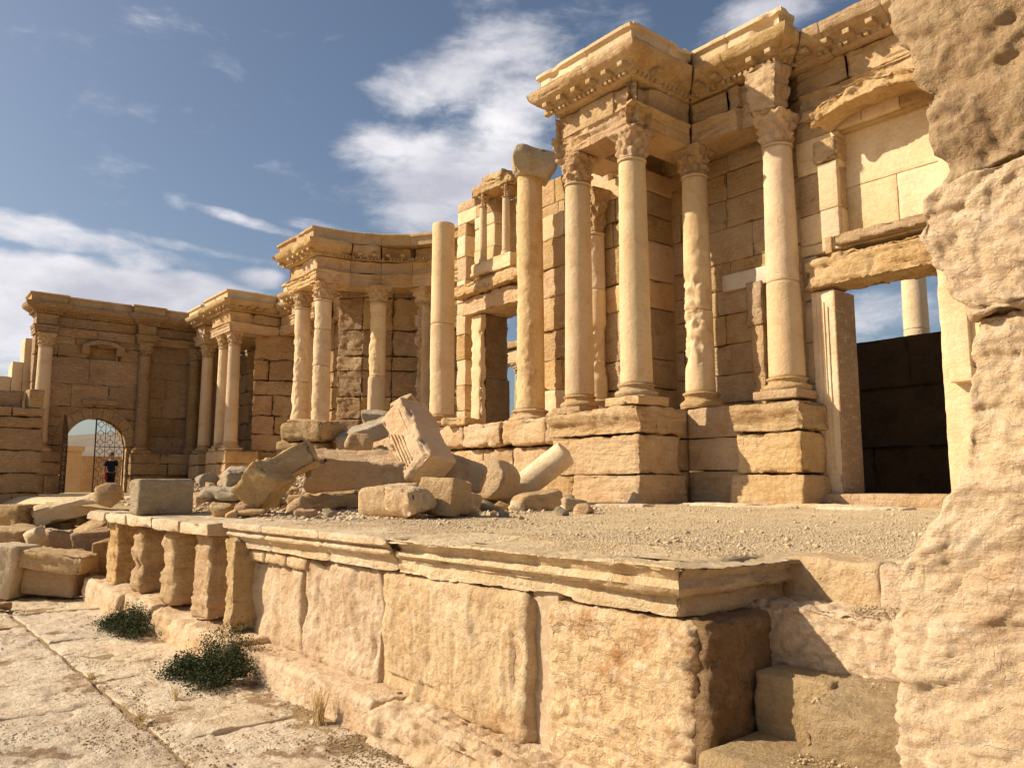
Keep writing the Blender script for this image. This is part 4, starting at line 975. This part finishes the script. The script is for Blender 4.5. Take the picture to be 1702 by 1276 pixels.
# ---- iron gates
def bar(p, q, w=.03):
    p = np.array(p, float); q = np.array(q, float); d = q-p; L = np.linalg.norm(d); d /= L
    a = np.cross(d, [0, 0, 1.]) if abs(d[2]) < .9 else np.cross(d, [1., 0, 0]); a /= np.linalg.norm(a); b = np.cross(d, a)
    V = [p+s*w/2*a+t*w/2*b for s, t in ((-1,-1),(1,-1),(1,1),(-1,1))]+[q+s*w/2*a+t*w/2*b for s, t in ((-1,-1),(1,-1),(1,1),(-1,1))]
    return np.array(V), [[0,3,2,1],[4,5,6,7],[0,1,5,4],[1,2,6,5],[2,3,7,6],[3,0,4,7]]
def gate(label, loc, ang, sgn):
    g = empty('gate_leaf', loc, label, 'gate', 'iron gate leaves in the arch', (0, 0, ang))
    W_ = 1.32; top = lambda x: 2.3+math.sqrt(max(0, 1.34**2-(1.34-x)**2))
    fr = [bar((0, 0, .05), (0, 0, 2.3), .06), bar((W_, 0, .05), (W_, 0, top(W_)), .06), bar((0, 0, .08), (W_, 0, .08), .06), bar((0, 0, 2.3), (W_, 0, 2.3), .04)]
    xs = np.linspace(0, W_, 9)
    for a, b in zip(xs[:-1], xs[1:]): fr.append(bar((a, 0, top(a)), (b, 0, top(b)), .05))
    v, f = join(fr); ob('gate_frame', mk(v, f, 'gate_frame', IRON, False), g)
    la = []; c = W_/3
    for i in range(3):
        for j in range(9):
            x0, z0 = i*c, .1+j*c
            if z0+c*.6 > top(x0+c/2): continue
            cx_, cz = x0+c/2, z0+c/2; r_ = c*.30
            pts = [(cx_+r_*math.cos(a), cz+r_*math.sin(a)) for a in [math.pi/8+k_*math.pi/4 for k_ in range(8)]]
            for k_ in range(8): p, q = pts[k_], pts[(k_+1) % 8]; la.append(bar((p[0], 0, p[1]), (q[0], 0, q[1]), .022))
            for (dx, dz) in ((1, 0), (-1, 0), (0, 1), (0, -1)): la.append(bar((cx_+dx*r_*.95, 0, cz+dz*r_*.95), (cx_+dx*c/2, 0, cz+dz*c/2), .022))
    for i in (1, 2): la.append(bar((i*c, 0, .1), (i*c, 0, top(i*c)), .025))
    v, f = join(la); ob('lattice', mk(v, f, 'lattice', IRON, False), g)
    return g
gate('open iron lattice gate leaf swung inward at the left side of the arch', (-42.85, 7.62, 0), R(-18), 1)
gg = gate('closed iron lattice gate leaf in the right half of the arch behind the man', (-43.2, 10.22, 0), R(-90), 1)

# ================================================================== FALLEN MASONRY
SR = R(50.7)                       # azimuth across the stage, roughly square to the view
def fallen(name, label, loc, L, rot=(0, 0, 0), mat=GOLD, cat='stone block', group=None, **kw):
    """rot = (pitch about own x, roll about own y, yaw)"""
    _cnt[0] += 1; kw.setdefault('seed', _cnt[0]); kw.setdefault('r', .04); kw.setdefault('res', .05); kw.setdefault('amp', .03); kw.setdefault('chips', .07); kw.setdefault('strata', .02)
    P, Q = stone_geo(L, **kw)
    o = ob(name, mk(P, Q, name, mat), None, loc)
    m = Matrix.Rotation(rot[2], 4, 'Z') @ Matrix.Rotation(rot[1], 4, 'Y') @ Matrix.Rotation(rot[0], 4, 'X')
    o.rotation_euler = m.to_euler()
    return tag(o, label, cat, group)
fallen('squared_block', 'large squared grey block at the far corner of the stage ledge', (-12.55, 3.52, .25), (.78, .62, .52), (0, 0, R(88)), GREY, r=.05, amp=.012, chips=.04, strata=0)
fallen('boulder', 'pale round topped boulder left of the squared grey block', (-13.95, 3.1, .26), (.36, .4, .42), (0, .1, SR), GOLD, r=.12, warp=facets(2), cat='boulder')
fallen('fallen_block', 'reddish brown block tipped on its corner beside the rubble', (-10.95, 4.45, .42), (.54, .62, .56), (.15, R(38), SR), WALL, amp=.03, r=.03, strata=.03, hf=.01, warp=facets(37, 5, .9, 1.1))
fallen('fallen_block', 'brown moulded block leaning on the reddish tipped block', (-11.45, 5.15, .78), (.66, .55, .40), (0, R(-30), SR), WALL, amp=.03, r=.03, strata=.06, hf=.01, warp=facets(39, 5, .9, 1.1))
fallen('fallen_beam', 'long broad fallen beam lying across the rubble with dusty top', (-11.75, 6.45, .60), (1.85, 1.05, .66), (R(12), R(3), SR+.03), GOLD, amp=.05, r=.04, strata=.04, chips=.16, hf=.008, warp=facets(31, 7, .88, 1.1))
fallen('fallen_block', 'low shaded slab under the long fallen beam', (-11.6, 5.75, .17), (1.15, .6, .28), (0, R(-4), SR), WALL)
fallen('fallen_block', 'pale blocky stone lying at the foot of the eroded pair of columns', (-14.45, 6.8, 1.47), (.92, .8, .42), (R(4), R(3), SR-.35), GOLD, r=.03, amp=.035, chips=.1, hf=.008, warp=facets(35, 6, .9, 1.1))
fallen('fallen_block', 'flat pale stone under the pale blocky stone', (-14.6, 6.75, 1.17), (.95, .8, .2), (R(4), R(3), SR-.25), GOLD, r=.06, amp=.03)
fallen('fallen_slab', 'grey slab tilted up to the right on top of the heap', (-13.75, 7.6, 1.42), (1.15, .7, .34), (R(18), R(-20), SR), GREY, r=.05, warp=facets(5, 5, .9, 1.1))
fallen('boulder', 'reddish round boulder between the grey slab and the long beam', (-12.95, 7.0, 1.18), (.52, .45, .36), (0, .1, SR), WALL, r=.15, warp=facets(8), cat='boulder')
fallen('boulder', 'small grey broken lump behind the grey tilted slab', (-14.5, 8.2, 1.80), (.62, .5, .32), (.2, .1, SR), GREY, r=.05, warp=facets(11), cat='boulder')
# leaning carved block
lean = empty('leaning_carved_block', (-11.05, 7.05, 1.12), 'big peach carved block with grooves leaning steeply in the middle of the rubble', 'stone block')
m = Matrix.Rotation(SR-.55, 4, 'Z') @ Matrix.Rotation(R(-37), 4, 'Y') @ Matrix.Rotation(R(-10), 4, 'X')
lean.rotation_euler = m.to_euler()
stone('block', (.62, .66, 1.30), (0, 0, 0), 0, PEACH, lean, r=.03, res=.03, amp=.02, chips=.12, hf=.006, warp=lambda P: np.stack((P[:, 0]*(1-.12*sst(.2, .55, P[:, 2])), P[:, 1], P[:, 2]+.14*P[:, 0]), 1))
for q in range(4): stone('groove_fillet', (.030, .03, .72-.07*q), (-.20+.062*q, -.335, -.12-.02*q), 0, PEACH, lean, r=.006, res=.2, amp=.003)
stone('groove_fillet', (.02, .02, .95), (.13, -.33, .05), 0, PEACH, lean, r=.006, res=.2, amp=.003)
fallen('broken_block', 'rough broken lump topping the leaning carved block', (-13.15, 8.15, 1.90), (.55, .55, .46), (.3, R(-30), SR), GOLD, r=.04, warp=facets(14, 7), chips=.1)
fallen('fallen_block', 'shaded rounded block behind the foot of the leaning carved block', (-11.0, 7.95, .62), (.75, .6, .50), (0, R(20), SR), GOLD, r=.08)
fallen('fallen_block', 'low pale block in front of the long fallen beam', (-9.5, 5.65, .22), (.74, .6, .42), (R(5), R(-3), SR-.4), FORE, r=.06, warp=facets(19, 5, .9, 1.1), strata=.03)
fallen('boulder', 'rough pitted pale stone at the front of the rubble', (-8.75, 5.42, .22), (.66, .45, .40), (.1, R(8), SR-.5), FORE, r=.06, warp=facets(23, 8), crack=.03, cfr=6, cat='boulder', chips=.1)
fallen('fallen_block', 'square cut block with a clean shaded face right of the rough pitted stone', (-8.72, 6.0, .26), (.56, .52, .50), (R(-6), R(4), SR-.5), GOLD, r=.03, amp=.012)
fallen('small_block', 'small shaded stone wedged right of the square cut block', (-9.75, 7.2, .17), (.30, .3, .26), (0, .3, SR), WALL, warp=facets(27))
fallen('boulder', 'flat smooth pebble like stone before the rubble on the gravel', (-9.5, 4.42, .07), (.30, .22, .12), (0, 0, SR), GOLD, r=.05, warp=facets(29), cat='boulder', res=.03, amp=.01, chips=0)
# drum lying with its end to us
def lathe_thing(name, label, loc, rot, r, Ln, mat, cat, seed, amp=.02, worn=.05, taper=1.0):
    zs = [-Ln/2, -Ln/2+.01, -Ln/2+.04]+list(np.linspace(-Ln/2+.1, Ln/2-.1, max(3, int(Ln/.06))))+[Ln/2-.04, Ln/2-.01, Ln/2]
    rad = [r*(taper+(1-taper)*(z+Ln/2)/Ln) for z in zs]; rad[0] *= .90; rad[-1] *= .90; rad[1] *= .96; rad[-2] *= .96
    def fn(T, Z, Rr):
        q = np.stack((np.cos(T)*r, np.sin(T)*r, Z), -1).reshape(-1, 3)+seed
        return Rr+(amp*fbm(q*4, 4, seed)-worn*np.clip(fbm(q*2.2, 3, seed+1), 0, 1)).reshape(Rr.shape)
    zz = [zs[0]-.001]+zs; rr = [r*.45]+rad
    V, F = ring_mesh(zz, rr, 40, seed, fn)
    # end faces: roughen
    e = np.abs(V[:, 2]) > Ln/2-.02
    V[e, 2] += .03*fbm(V[e]*5+seed, 3, seed)
    o = ob(name, mk(V, F, name, mat), None, loc); o.rotation_euler = rot
    return tag(o, label, cat)
mD = (Matrix.Rotation(R(14), 4, 'Z') @ Matrix.Rotation(R(80), 4, 'X')).to_euler()
lathe_thing('column_drum', 'short thick column drum lying with its round end forward', (-11.35, 8.92, .50), mD, .375, .55, GOLD, 'column drum', 5, .03, .10)
mS = (Matrix.Rotation(SR, 4, 'Z') @ Matrix.Rotation(R(52), 4, 'Y') @ Matrix.Rotation(R(12), 4, 'X')).to_euler()
lathe_thing('fallen_shaft', 'fallen smooth shaft piece leaning against the right pavilion pedestal', (-11.25, 9.85, .62), mS, .25, 1.35, SMOOTH, 'column drum', 9, .006, .01)
fallen('boulder', 'pointed pale boulder before the fallen shaft at the pavilion foot', (-9.35, 8.15, .15), (.82, .5, .36), (.1, R(-5), SR), GOLD, r=.05, warp=facets(33, 8, .75, 1.0), cat='boulder')
# rubble lumps left of the tipped block
for (lb, loc, L, mt, sd) in (('grey jagged lump left of the reddish tipped block', (-13.4, 5.0, .50), (.55, .5, .44), GREY, 41), ('long flat grey rubble piece at the foot of the jagged lump', (-13.0, 4.6, .30), (.9, .5, .2), GREY, 43),
        ('pale flat stone beyond the squared grey block', (-15.2, 5.6, .38), (1.3, .6, .3), GOLD, 45), ('cream broken stone right behind the squared grey block', (-13.2, 4.4, .18), (.42, .35, .25), GOLD, 47),
        ('small wedge of stone at the left foot of the tipped block', (-10.9, 4.2, .10), (.35, .25, .14), RED, 49), ('low brown slab before the tipped reddish block', (-10.6, 4.15, .06), (.5, .3, .09), GOLD, 51)):
    fallen('rubble_stone', lb, loc, L, (.1*(sd % 3), .15*((sd % 5)-2)/2, SR+.2*((sd % 7)-3)), mt, warp=facets(sd, 8), cat='boulder', r=.05)
rs = random.Random(11); protos = []
for k in range(7):
    P, Q = stone_geo((.24, .18, .13), r=.03, res=.045, amp=.012, chips=.03, warp=facets(60+k, 9, .65, .95), seed=70+k); protos.append(mk(P, Q, 'loose_stone', (GOLD, WALL, GOLD, WALL, GOLD, GREY, SMOOTH)[k]))
def hz(x, y): return float(max(heap(np.array([[x, y, 0.]]))[0], stage_h(np.array([[x, y, 0.]]))[0]))
for k in range(190):
    t = rs.random()
    if t < .30: x, y = rs.gauss(-14.2, 1.5), rs.gauss(5.1, .6)
    elif t < .6: x, y = rs.gauss(-11.2, 1.1), rs.gauss(6.0, .9)
    elif t < .85: x, y = rs.gauss(-14, 1.4), rs.gauss(7.6, .9)
    else: x, y = rs.gauss(-10, 1.5), rs.gauss(7.6, .9)
    if y < 3.9: continue
    s = rs.choice((.3, .4, .5, .7, .9, 1.3, 1.8))
    o = ob('loose_stone', rs.choice(protos), None, (x, y, hz(x, y)+.04*s), (rs.uniform(-.5, .5), rs.uniform(-.5, .5), rs.uniform(0, 6.3))); o.scale = (s, s*rs.uniform(.8, 1.2), s)
    tag(o, 'small broken loose stone lying in the rubble on the stage', 'stone', 'small loose stones among the fallen masonry')

# ---- ruins at the far left, beyond the end of the stage wall
fallen('fluted_slab', 'long grooved slab sloping down towards the left edge', (-19.3, 3.75, -.05), (1.7, .8, .42), (R(4), R(-13), SR+.25), SMOOTH, amp=.02, strata=.05, cat='slab', warp=lambda P: P+np.stack((P[:, 0]*0, P[:, 0]*0, .035*np.sign(np.sin(P[:, 1]*22))*(P[:, 2] > .1)), 1))
fallen('pale_block', 'pale lit block at the left edge before the grooved slab', (-19.9, 2.65, -.22), (.95, .8, .48), (0, 0, SR-.2), GOLD, strata=.04)
fallen('flat_slab', 'flat slab lying under the pale block at the left edge', (-17.9, 2.2, -.50), (1.15, 1.0, .26), (0, R(4), SR), GOLD, strata=.03)
fallen('upright_stone', 'upright pale stone leaning against the flat slab', (-16.6, 2.55, -.52), (.34, .3, .36), (.1, R(-25), SR), SMOOTH, warp=facets(81))
for i, (lb, loc, L, mt) in enumerate((('brown jagged lump beside the end of the stage wall', (-16.4, 3.55, -.62), (.7, .6, .5), RED), ('dark lump leaning on the first pier at the wall end', (-15.4, 3.5, -.80), (.5, .5, .6), RED),
        ('broken brown stone behind the L shaped cornice', (-17.1, 3.0, -.60), (.6, .5, .4), GOLD), ('low brown stone between lumps and cornice block', (-16.0, 3.0, -.90), (.6, .4, .3), RED), ('rough stone above the first pier ledge', (-16.2, 4.0, -.3), (.8, .6, .5), GOLD),
        ('rounded stone behind the boulder at the wall end', (-15.4, 4.1, -.15), (.7, .5, .4), GREY))):
    fallen('ruin_stone', lb, loc, L, (.2*(i % 2), .25*((i % 3)-1), SR+.4*i), mt, warp=facets(90+i, 9), cat='boulder')
RS_ = random.Random(21); mound = lambda x, y: G0-.06+max(0, 1.0*float(sst(-15.2, -18.5, np.array([x]))[0]*sst(1.2, 3.4, np.array([y-.12*(x+16)]))[0]))
RP = []
for k in range(8):
    P, Q = stone_geo((.62, .46, .34), r=.05, res=.05, amp=.03, chips=.06, strata=.03, warp=facets(130+k, 9, .7, 1.0), seed=140+k); RP.append(mk(P, Q, 'ruin_stone', (GOLD, RED, WALL, GREY, GOLD, WALL, RED, GOLD)[k]))
for k in range(95):
    x, y = RS_.uniform(-27, -15.6), RS_.uniform(1.9, 5.4)
    if y < 2.2+(x+16)*.0 and x > -16.5: continue
    s_ = RS_.choice((.35, .5, .6, .8, 1.0, 1.3))
    o = ob('ruin_stone', RS_.choice(RP), None, (x, y, mound(x, y)+.10*s_), (RS_.uniform(-.4, .4), RS_.uniform(-.4, .4), RS_.uniform(0, 6.3))); o.scale = (s_, s_, s_*RS_.uniform(.8, 1.2))
    tag(o, 'broken stone in the tumbled ruins beyond the end of the stage wall', 'stone', 'tumbled stones at the far left')
lc = empty('l_shaped_cornice', (-15.7, 2.45, -.98), 'L shaped pale cornice block lying on the floor at the left edge', 'stone block', rot=(0, 0, SR-.1))
stone('end_piece', (.52, .62, .86), (-.42, 0, -.02), (0, R(8), 0), SMOOTH, lc, r=.04, res=.05, amp=.025, chips=.06)
stone('long_piece', (1.15, .6, .34), (.42, .02, .14), (0, R(6), 0), GOLD, lc, r=.04, res=.05, amp=.03, strata=.03, chips=.06)
stone('under_piece', (.95, .45, .42), (.30, .12, -.22), (0, R(4), 0), GOLD, lc, r=.04, res=.06, amp=.02)
fallen('floor_stone', 'small flat stone on the paving at the left edge', (-14.6, 1.75, G0+.05), (.42, .4, .14), (0, 0, SR), RED, r=.05)

# ================================================================== GRAVEL
def pebbles(name, n, pos, smin, smax, mat, seed, label=None):
    rg = np.random.RandomState(seed)
    B = np.array([(1,0,0),(-1,0,0),(0,1,0),(0,-1,0),(0,0,1),(0,0,-1)], float)
    Fq = np.array([(0,2,4),(2,1,4),(1,3,4),(3,0,4),(2,0,5),(1,2,5),(3,1,5),(0,3,5)])
    P = pos(rg, n); n = len(P); s = smin*(smax/smin)**(rg.rand(n)**2.2)
    V = B[None]*(s[:, None, None])*rg.uniform(.6, 1.15, (n, 6, 3))*np.array([1, 1, .62])
    a = rg.uniform(0, 6.28, n); c, s_ = np.cos(a)[:, None], np.sin(a)[:, None]
    V = np.stack((V[..., 0]*c-V[..., 1]*s_, V[..., 0]*s_+V[..., 1]*c, V[..., 2]), -1)+rg.normal(0, .12, V.shape)*s[:, None, None]
    V += P[:, None]; F = (Fq[None]+np.arange(n)[:, None, None]*6).reshape(-1, 3)
    return tag(ob(name, mk(V.reshape(-1, 3), F, name, mat, False)), kind='stuff')
def pos_stage(rg, n):
    x = -2.9-rg.rand(n)**1.15*9.5; y = 4.15+rg.rand(n)**1.4*7.6
    m = (y > 4.25+.0*x); P = np.stack((x, y, np.zeros(n)), 1)
    dens = vn(P*np.array([.7, .7, 1]), 6); P = P[(dens > rg.rand(n)*.75) & ~((x > -2.9) & (y < 4.9))]; P[:, 2] = stage_h(P)+.002; return P
pebbles('stage_gravel', 80000, pos_stage, .004, .017, PEB, 3)
def pos_st(rg, n):
    P = pos_stage(rg, n); P[:, 2] += .006; return P
pebbles('stage_stones', 700, pos_st, .016, .045, PEB, 33)
for k, (x, y, a, b) in enumerate(((-8.6, 11.9, 1.5, .8), (-7.0, 12.5, 1.6, .7), (-10.6, 10.7, 1.2, .5), (-5.9, 11.6, 1.2, .7), (-9.4, 10.2, .9, .5), (-7.4, 11.2, 1.1, .5))):
    stone('floor_slab', (a, b, .12), (x, y, .085-.045), .3*(k % 3), LEDGE, stage, r=.03, res=.06, amp=.02, chips=.08)
def pos_ledge(rg, n):
    P = np.stack((-9-0*rg.rand(n)+rg.rand(n)*6.1, 3.52+rg.rand(n)**.6*.9, np.zeros(n)), 1); d = fbm(P*np.array([2, 3, 1]), 3, 29)+.5*(P[:, 1]-3.7); P = P[d > rg.rand(n)*.5]; P[:, 2] = .012; return P
pebbles('ledge_gravel', 16000, pos_ledge, .003, .012, PEB, 14)
def pos_stage2(rg, n):
    P = np.stack((-2.9+rg.rand(n)*3, 4.75+rg.rand(n)*6, np.zeros(n)), 1); P[:, 2] = stage_h(P)+.002; return P
pebbles('stage_gravel_right', 20000, pos_stage2, .004, .016, PEB, 4)
def pos_floor(rg, n):
    P = np.stack((-8.5+rg.rand(n)*6.5, 3.12-rg.rand(n)**1.6*1.7, np.zeros(n)), 1)
    d = fbm(P*np.array([1.2, 1.6, 1])+5, 3, 9)+.9*sst(2.2, 3.1, P[:, 1])*sst(-7.5, -5.2, P[:, 0]); P = P[d > rg.rand(n)*.9+.1]; P[:, 2] = G0+.005+.0*P[:, 0]; return P
pebbles('floor_grit', 30000, pos_floor, .004, .016, SOIL, 5)
def pos_floor2(rg, n):
    P = np.stack((-17+rg.rand(n)*14, .3+rg.rand(n)*2.8, np.zeros(n)), 1); d = fbm(P*np.array([1.5, 1.5, 1]), 4, 19); P = P[d > .12]; P[:, 2] = G0+.002; return P
pebbles('floor_crumbs', 24000, pos_floor2, .005, .018, PAVE, 6)
def pos_step(rg, n):
    P = np.stack((-2.2+rg.rand(n)*1.0, rg.rand(n), np.zeros(n)), 1); k = rg.randint(0, 3, n)
    P[:, 1] = np.choose(k, [4.02+.3*P[:, 1], 3.68+.3*P[:, 1], 3.16+.45*P[:, 1]]); P[:, 2] = np.choose(k, [-.225, -.545-.10*np.clip((3.95-P[:, 1])/.3, 0, 1), -.845]); return P
pebbles('step_rubble', 3800, pos_step, .003, .016, STAGE, 7)
def pos_heap(rg, n):
    P = np.stack((rg.normal(-13, 2.2, n), rg.normal(6.3, 1.5, n), np.zeros(n)), 1); P = P[(P[:, 1] > 4) & (P[:, 0] < -8.6)]; P[:, 2] = np.maximum(heap(P), stage_h(P))+.005; return P
pebbles('rubble_gravel', 26000, pos_heap, .010, .07, PEB, 8)

# ================================================================== PLANTS
def shrub(label, cx, cy, ax, ay, h, n, seed):
    e = empty('shrub', (cx, cy, G0), label, 'shrub', 'low dark green shrubs at the wall foot')
    rg = np.random.RandomState(seed); TIP = []; S_ = []
    for k in range(70):
        a = rg.uniform(0, 6.28); r_ = rg.uniform(.15, 1.0)**.7*(1.25 if rg.rand() < .2 else 1)
        hh = h*max(0, 1-min(r_, 1)**1.8)*rg.uniform(.55, 1.25)*(.75+.5*math.sin(a))+.035
        q = np.array([math.cos(a)*ax*r_, math.sin(a)*ay*r_, hh]); o_ = q*np.array([.45, .45, 0]); mid = (q+o_)/2+np.array([0, 0, .04])
        S_ += [bar(o_, mid, .007), bar(mid, q, .004)]; TIP.append((o_, mid, q))
    per = n//len(TIP); Ps = []
    for (o_, mid, q) in TIP:
        t = rg.rand(per)**.7; P = np.where((t < .5)[:, None], o_+(mid-o_)*(t*2)[:, None], mid+(q-mid)*(t*2-1)[:, None])
        Ps.append(P+rg.normal(0, 1, (per, 3))*np.array([.045, .045, .03])*(.5+t[:, None]))
    P = np.concatenate(Ps); P[:, 2] = np.abs(P[:, 2])+.006; n = len(P)
    L = rg.uniform(.014, .030, n); W_ = L*rg.uniform(.4, .6, n)
    d = rg.normal(size=(n, 3)); d[:, 2] = np.abs(d[:, 2])*.7+.1; d /= np.linalg.norm(d, axis=1)[:, None]
    b = np.cross(d, rg.normal(size=(n, 3))); b /= np.linalg.norm(b, axis=1)[:, None]; c = np.cross(d, b)
    V = np.stack((P, P+d*L[:, None]*.5+b*W_[:, None]*.6+c*L[:, None]*.1, P+d*L[:, None], P+d*L[:, None]*.5-b*W_[:, None]*.6+c*L[:, None]*.1), 1).reshape(-1, 3)
    f = ob('foliage', mk(V, np.arange(n*4).reshape(n, 4), 'foliage', LEAF, False), e); tag(f, kind='stuff')
    v, fq = join(S_); tag(ob('stems', mk(v, fq, 'stems', TWIG, False), e), kind='stuff')
shrub('larger dark shrub sprawling against the near end of the piers', -8.2, 2.90, .74, .44, .48, 17000, 3)
shrub('smaller dark shrub creeping from the plinth between the piers', -11.45, 2.88, .78, .30, .30, 10000, 8)
def tuft(label, x, y, h, n, seed):
    rg = random.Random(seed); B = []
    for k in range(n):
        a = rg.uniform(0, 6.28); l = rg.uniform(.02, .10); hh = h*rg.uniform(.5, 1); p = (rg.uniform(-.05, .05), rg.uniform(-.03, .03), 0); m = (p[0]+math.cos(a)*l*.3, p[1]+math.sin(a)*l*.3, hh*.55); B += [bar(p, m, .004), bar(m, (p[0]+math.cos(a)*l, p[1]+math.sin(a)*l*.6, hh), .003)]
    v, f = join(B); tag(ob('grass_tuft', mk(v, f, 'grass_tuft', STRAW, False), None, (x, y, G0)), label, 'grass tuft')
tuft('dry straw coloured grass tuft at the foot of the plinth', -6.15, 3.02, .30, 46, 2)
tuft('low green brown weed tuft in the paving joint', -7.1, 1.93, .06, 60, 5)
tuft('few dry stalks lying beside the larger shrub', -7.6, 2.35, .10, 20, 7)
tuft('tiny weed in the crossing of the paving joints', -8.85, 1.93, .06, 50, 9)

# ================================================================== PERSON
def skin(name, verts, edges, rad, mat, parent, sub=2, root=0):
    me = bpy.data.meshes.new(name); me.from_pydata(verts, edges, []); o = bpy.data.objects.new(name, me); COL.objects.link(o)
    import bmesh
    bm = bmesh.new(); bm.from_mesh(me); bm.verts.layers.skin.verify(); bm.to_mesh(me); bm.free()
    m = o.modifiers.new('skin', 'SKIN'); m.use_smooth_shade = True
    sv = me.skin_vertices[0].data if me.skin_vertices else None
    for i, r_ in enumerate(rad):
        sv[i].radius = r_ if isinstance(r_, tuple) else (r_, r_); sv[i].use_root = (i == root)
    o.modifiers.new('sub', 'SUBSURF').levels = sub; o.modifiers['sub'].render_levels = sub
    dg = bpy.context.evaluated_depsgraph_get(); me2 = bpy.data.meshes.new_from_object(o.evaluated_get(dg)); me2.name = name
    bpy.data.objects.remove(o); me2.materials.clear(); me2.materials.append(mat)
    me2.polygons.foreach_set('use_smooth', np.ones(len(me2.polygons), bool))
    return ob(name, me2, parent)
pe = empty('person', (-37.55, 8.42, .0), 'man in navy T-shirt, dark trousers and cap walking in front of the gate', 'person', rot=(0, 0, R(68)))
# local frame: faces -Y
body_v = [(0,0,.96),(0,0,1.12),(0,-.01,1.30),(0,0,1.45),(0,-.01,1.53),(0,-.03,1.62),(0,-.03,1.73),
          (.17,0,1.42),(.24,.02,1.17),(.25,-.10,.94),(.25,-.15,.85), (-.17,0,1.42),(-.26,.06,1.18),(-.27,.02,.94),(-.26,-.02,.85),
          (.09,0,.92),(.10,-.12,.50),(.10,-.06,.10),(.11,-.17,.05), (-.09,0,.92),(-.10,.05,.50),(-.10,.20,.12),(-.11,.10,.05)]
body_e = [(0,1),(1,2),(2,3),(3,4),(4,5),(5,6),(3,7),(7,8),(8,9),(9,10),(3,11),(11,12),(12,13),(13,14),(0,15),(15,16),(16,17),(17,18),(0,19),(19,20),(20,21),(21,22)]
body_r = [(.15,.10),(.14,.09),(.16,.10),(.11,.08),.055,(.078,.09),(.075,.085),.06,.043,.034,.04,.06,.043,.034,.04,.085,.058,.042,.045,.085,.058,.042,.045]
skin('body', body_v, body_e, body_r, SKIN, pe)
skin('shirt', [(0,0,.93),(0,0,1.10),(0,-.01,1.30),(0,0,1.45),(.18,0,1.43),(.235,.01,1.22),(-.18,0,1.43),(-.25,.04,1.22)], [(0,1),(1,2),(2,3),(3,4),(4,5),(3,6),(6,7)],
     [(.185,.125),(.165,.115),(.185,.12),(.12,.095),.085,.072,.085,.072], NAVY, pe)
skin('trousers', [(0,0,.96),(.09,0,.90),(.10,-.12,.50),(.10,-.06,.10),(-.09,0,.90),(-.10,.05,.50),(-.10,.20,.14)], [(0,1),(1,2),(2,3),(0,4),(4,5),(5,6)],
     [(.17,.12),.115,.085,.07,.115,.085,.07], BLACK, pe)
for (x, y) in ((.105, -.13), (-.105, .14)):
    stone('shoe', (.10, .27, .09), (x, y, .05), 0, BLACK, pe, r=.04, res=.05, amp=.003)
# head details: nose, ears, cap
stone('nose', (.03, .04, .045), (0, -.125, 1.655), 0, SKIN, pe, r=.012, res=.02, amp=.0)
for x in (-.082, .082): stone('ear', (.02, .04, .06), (x, -.03, 1.66), 0, SKIN, pe, r=.009, res=.02, amp=.0)
V, F = ring_mesh([1.71, 1.715, 1.73, 1.78, 1.82, 1.835], [.15, .155, .105, .10, .075, .02], 24, 1, lambda T, Z, Rr: Rr); V[:, 1] -= .03
ob('cap', mk(V, F, 'cap', HATM), pe)
stone('red_bag', (.12, .10, .30), (-.17, -.10, .82), 0, REDC, pe, r=.04, res=.05, amp=.01)
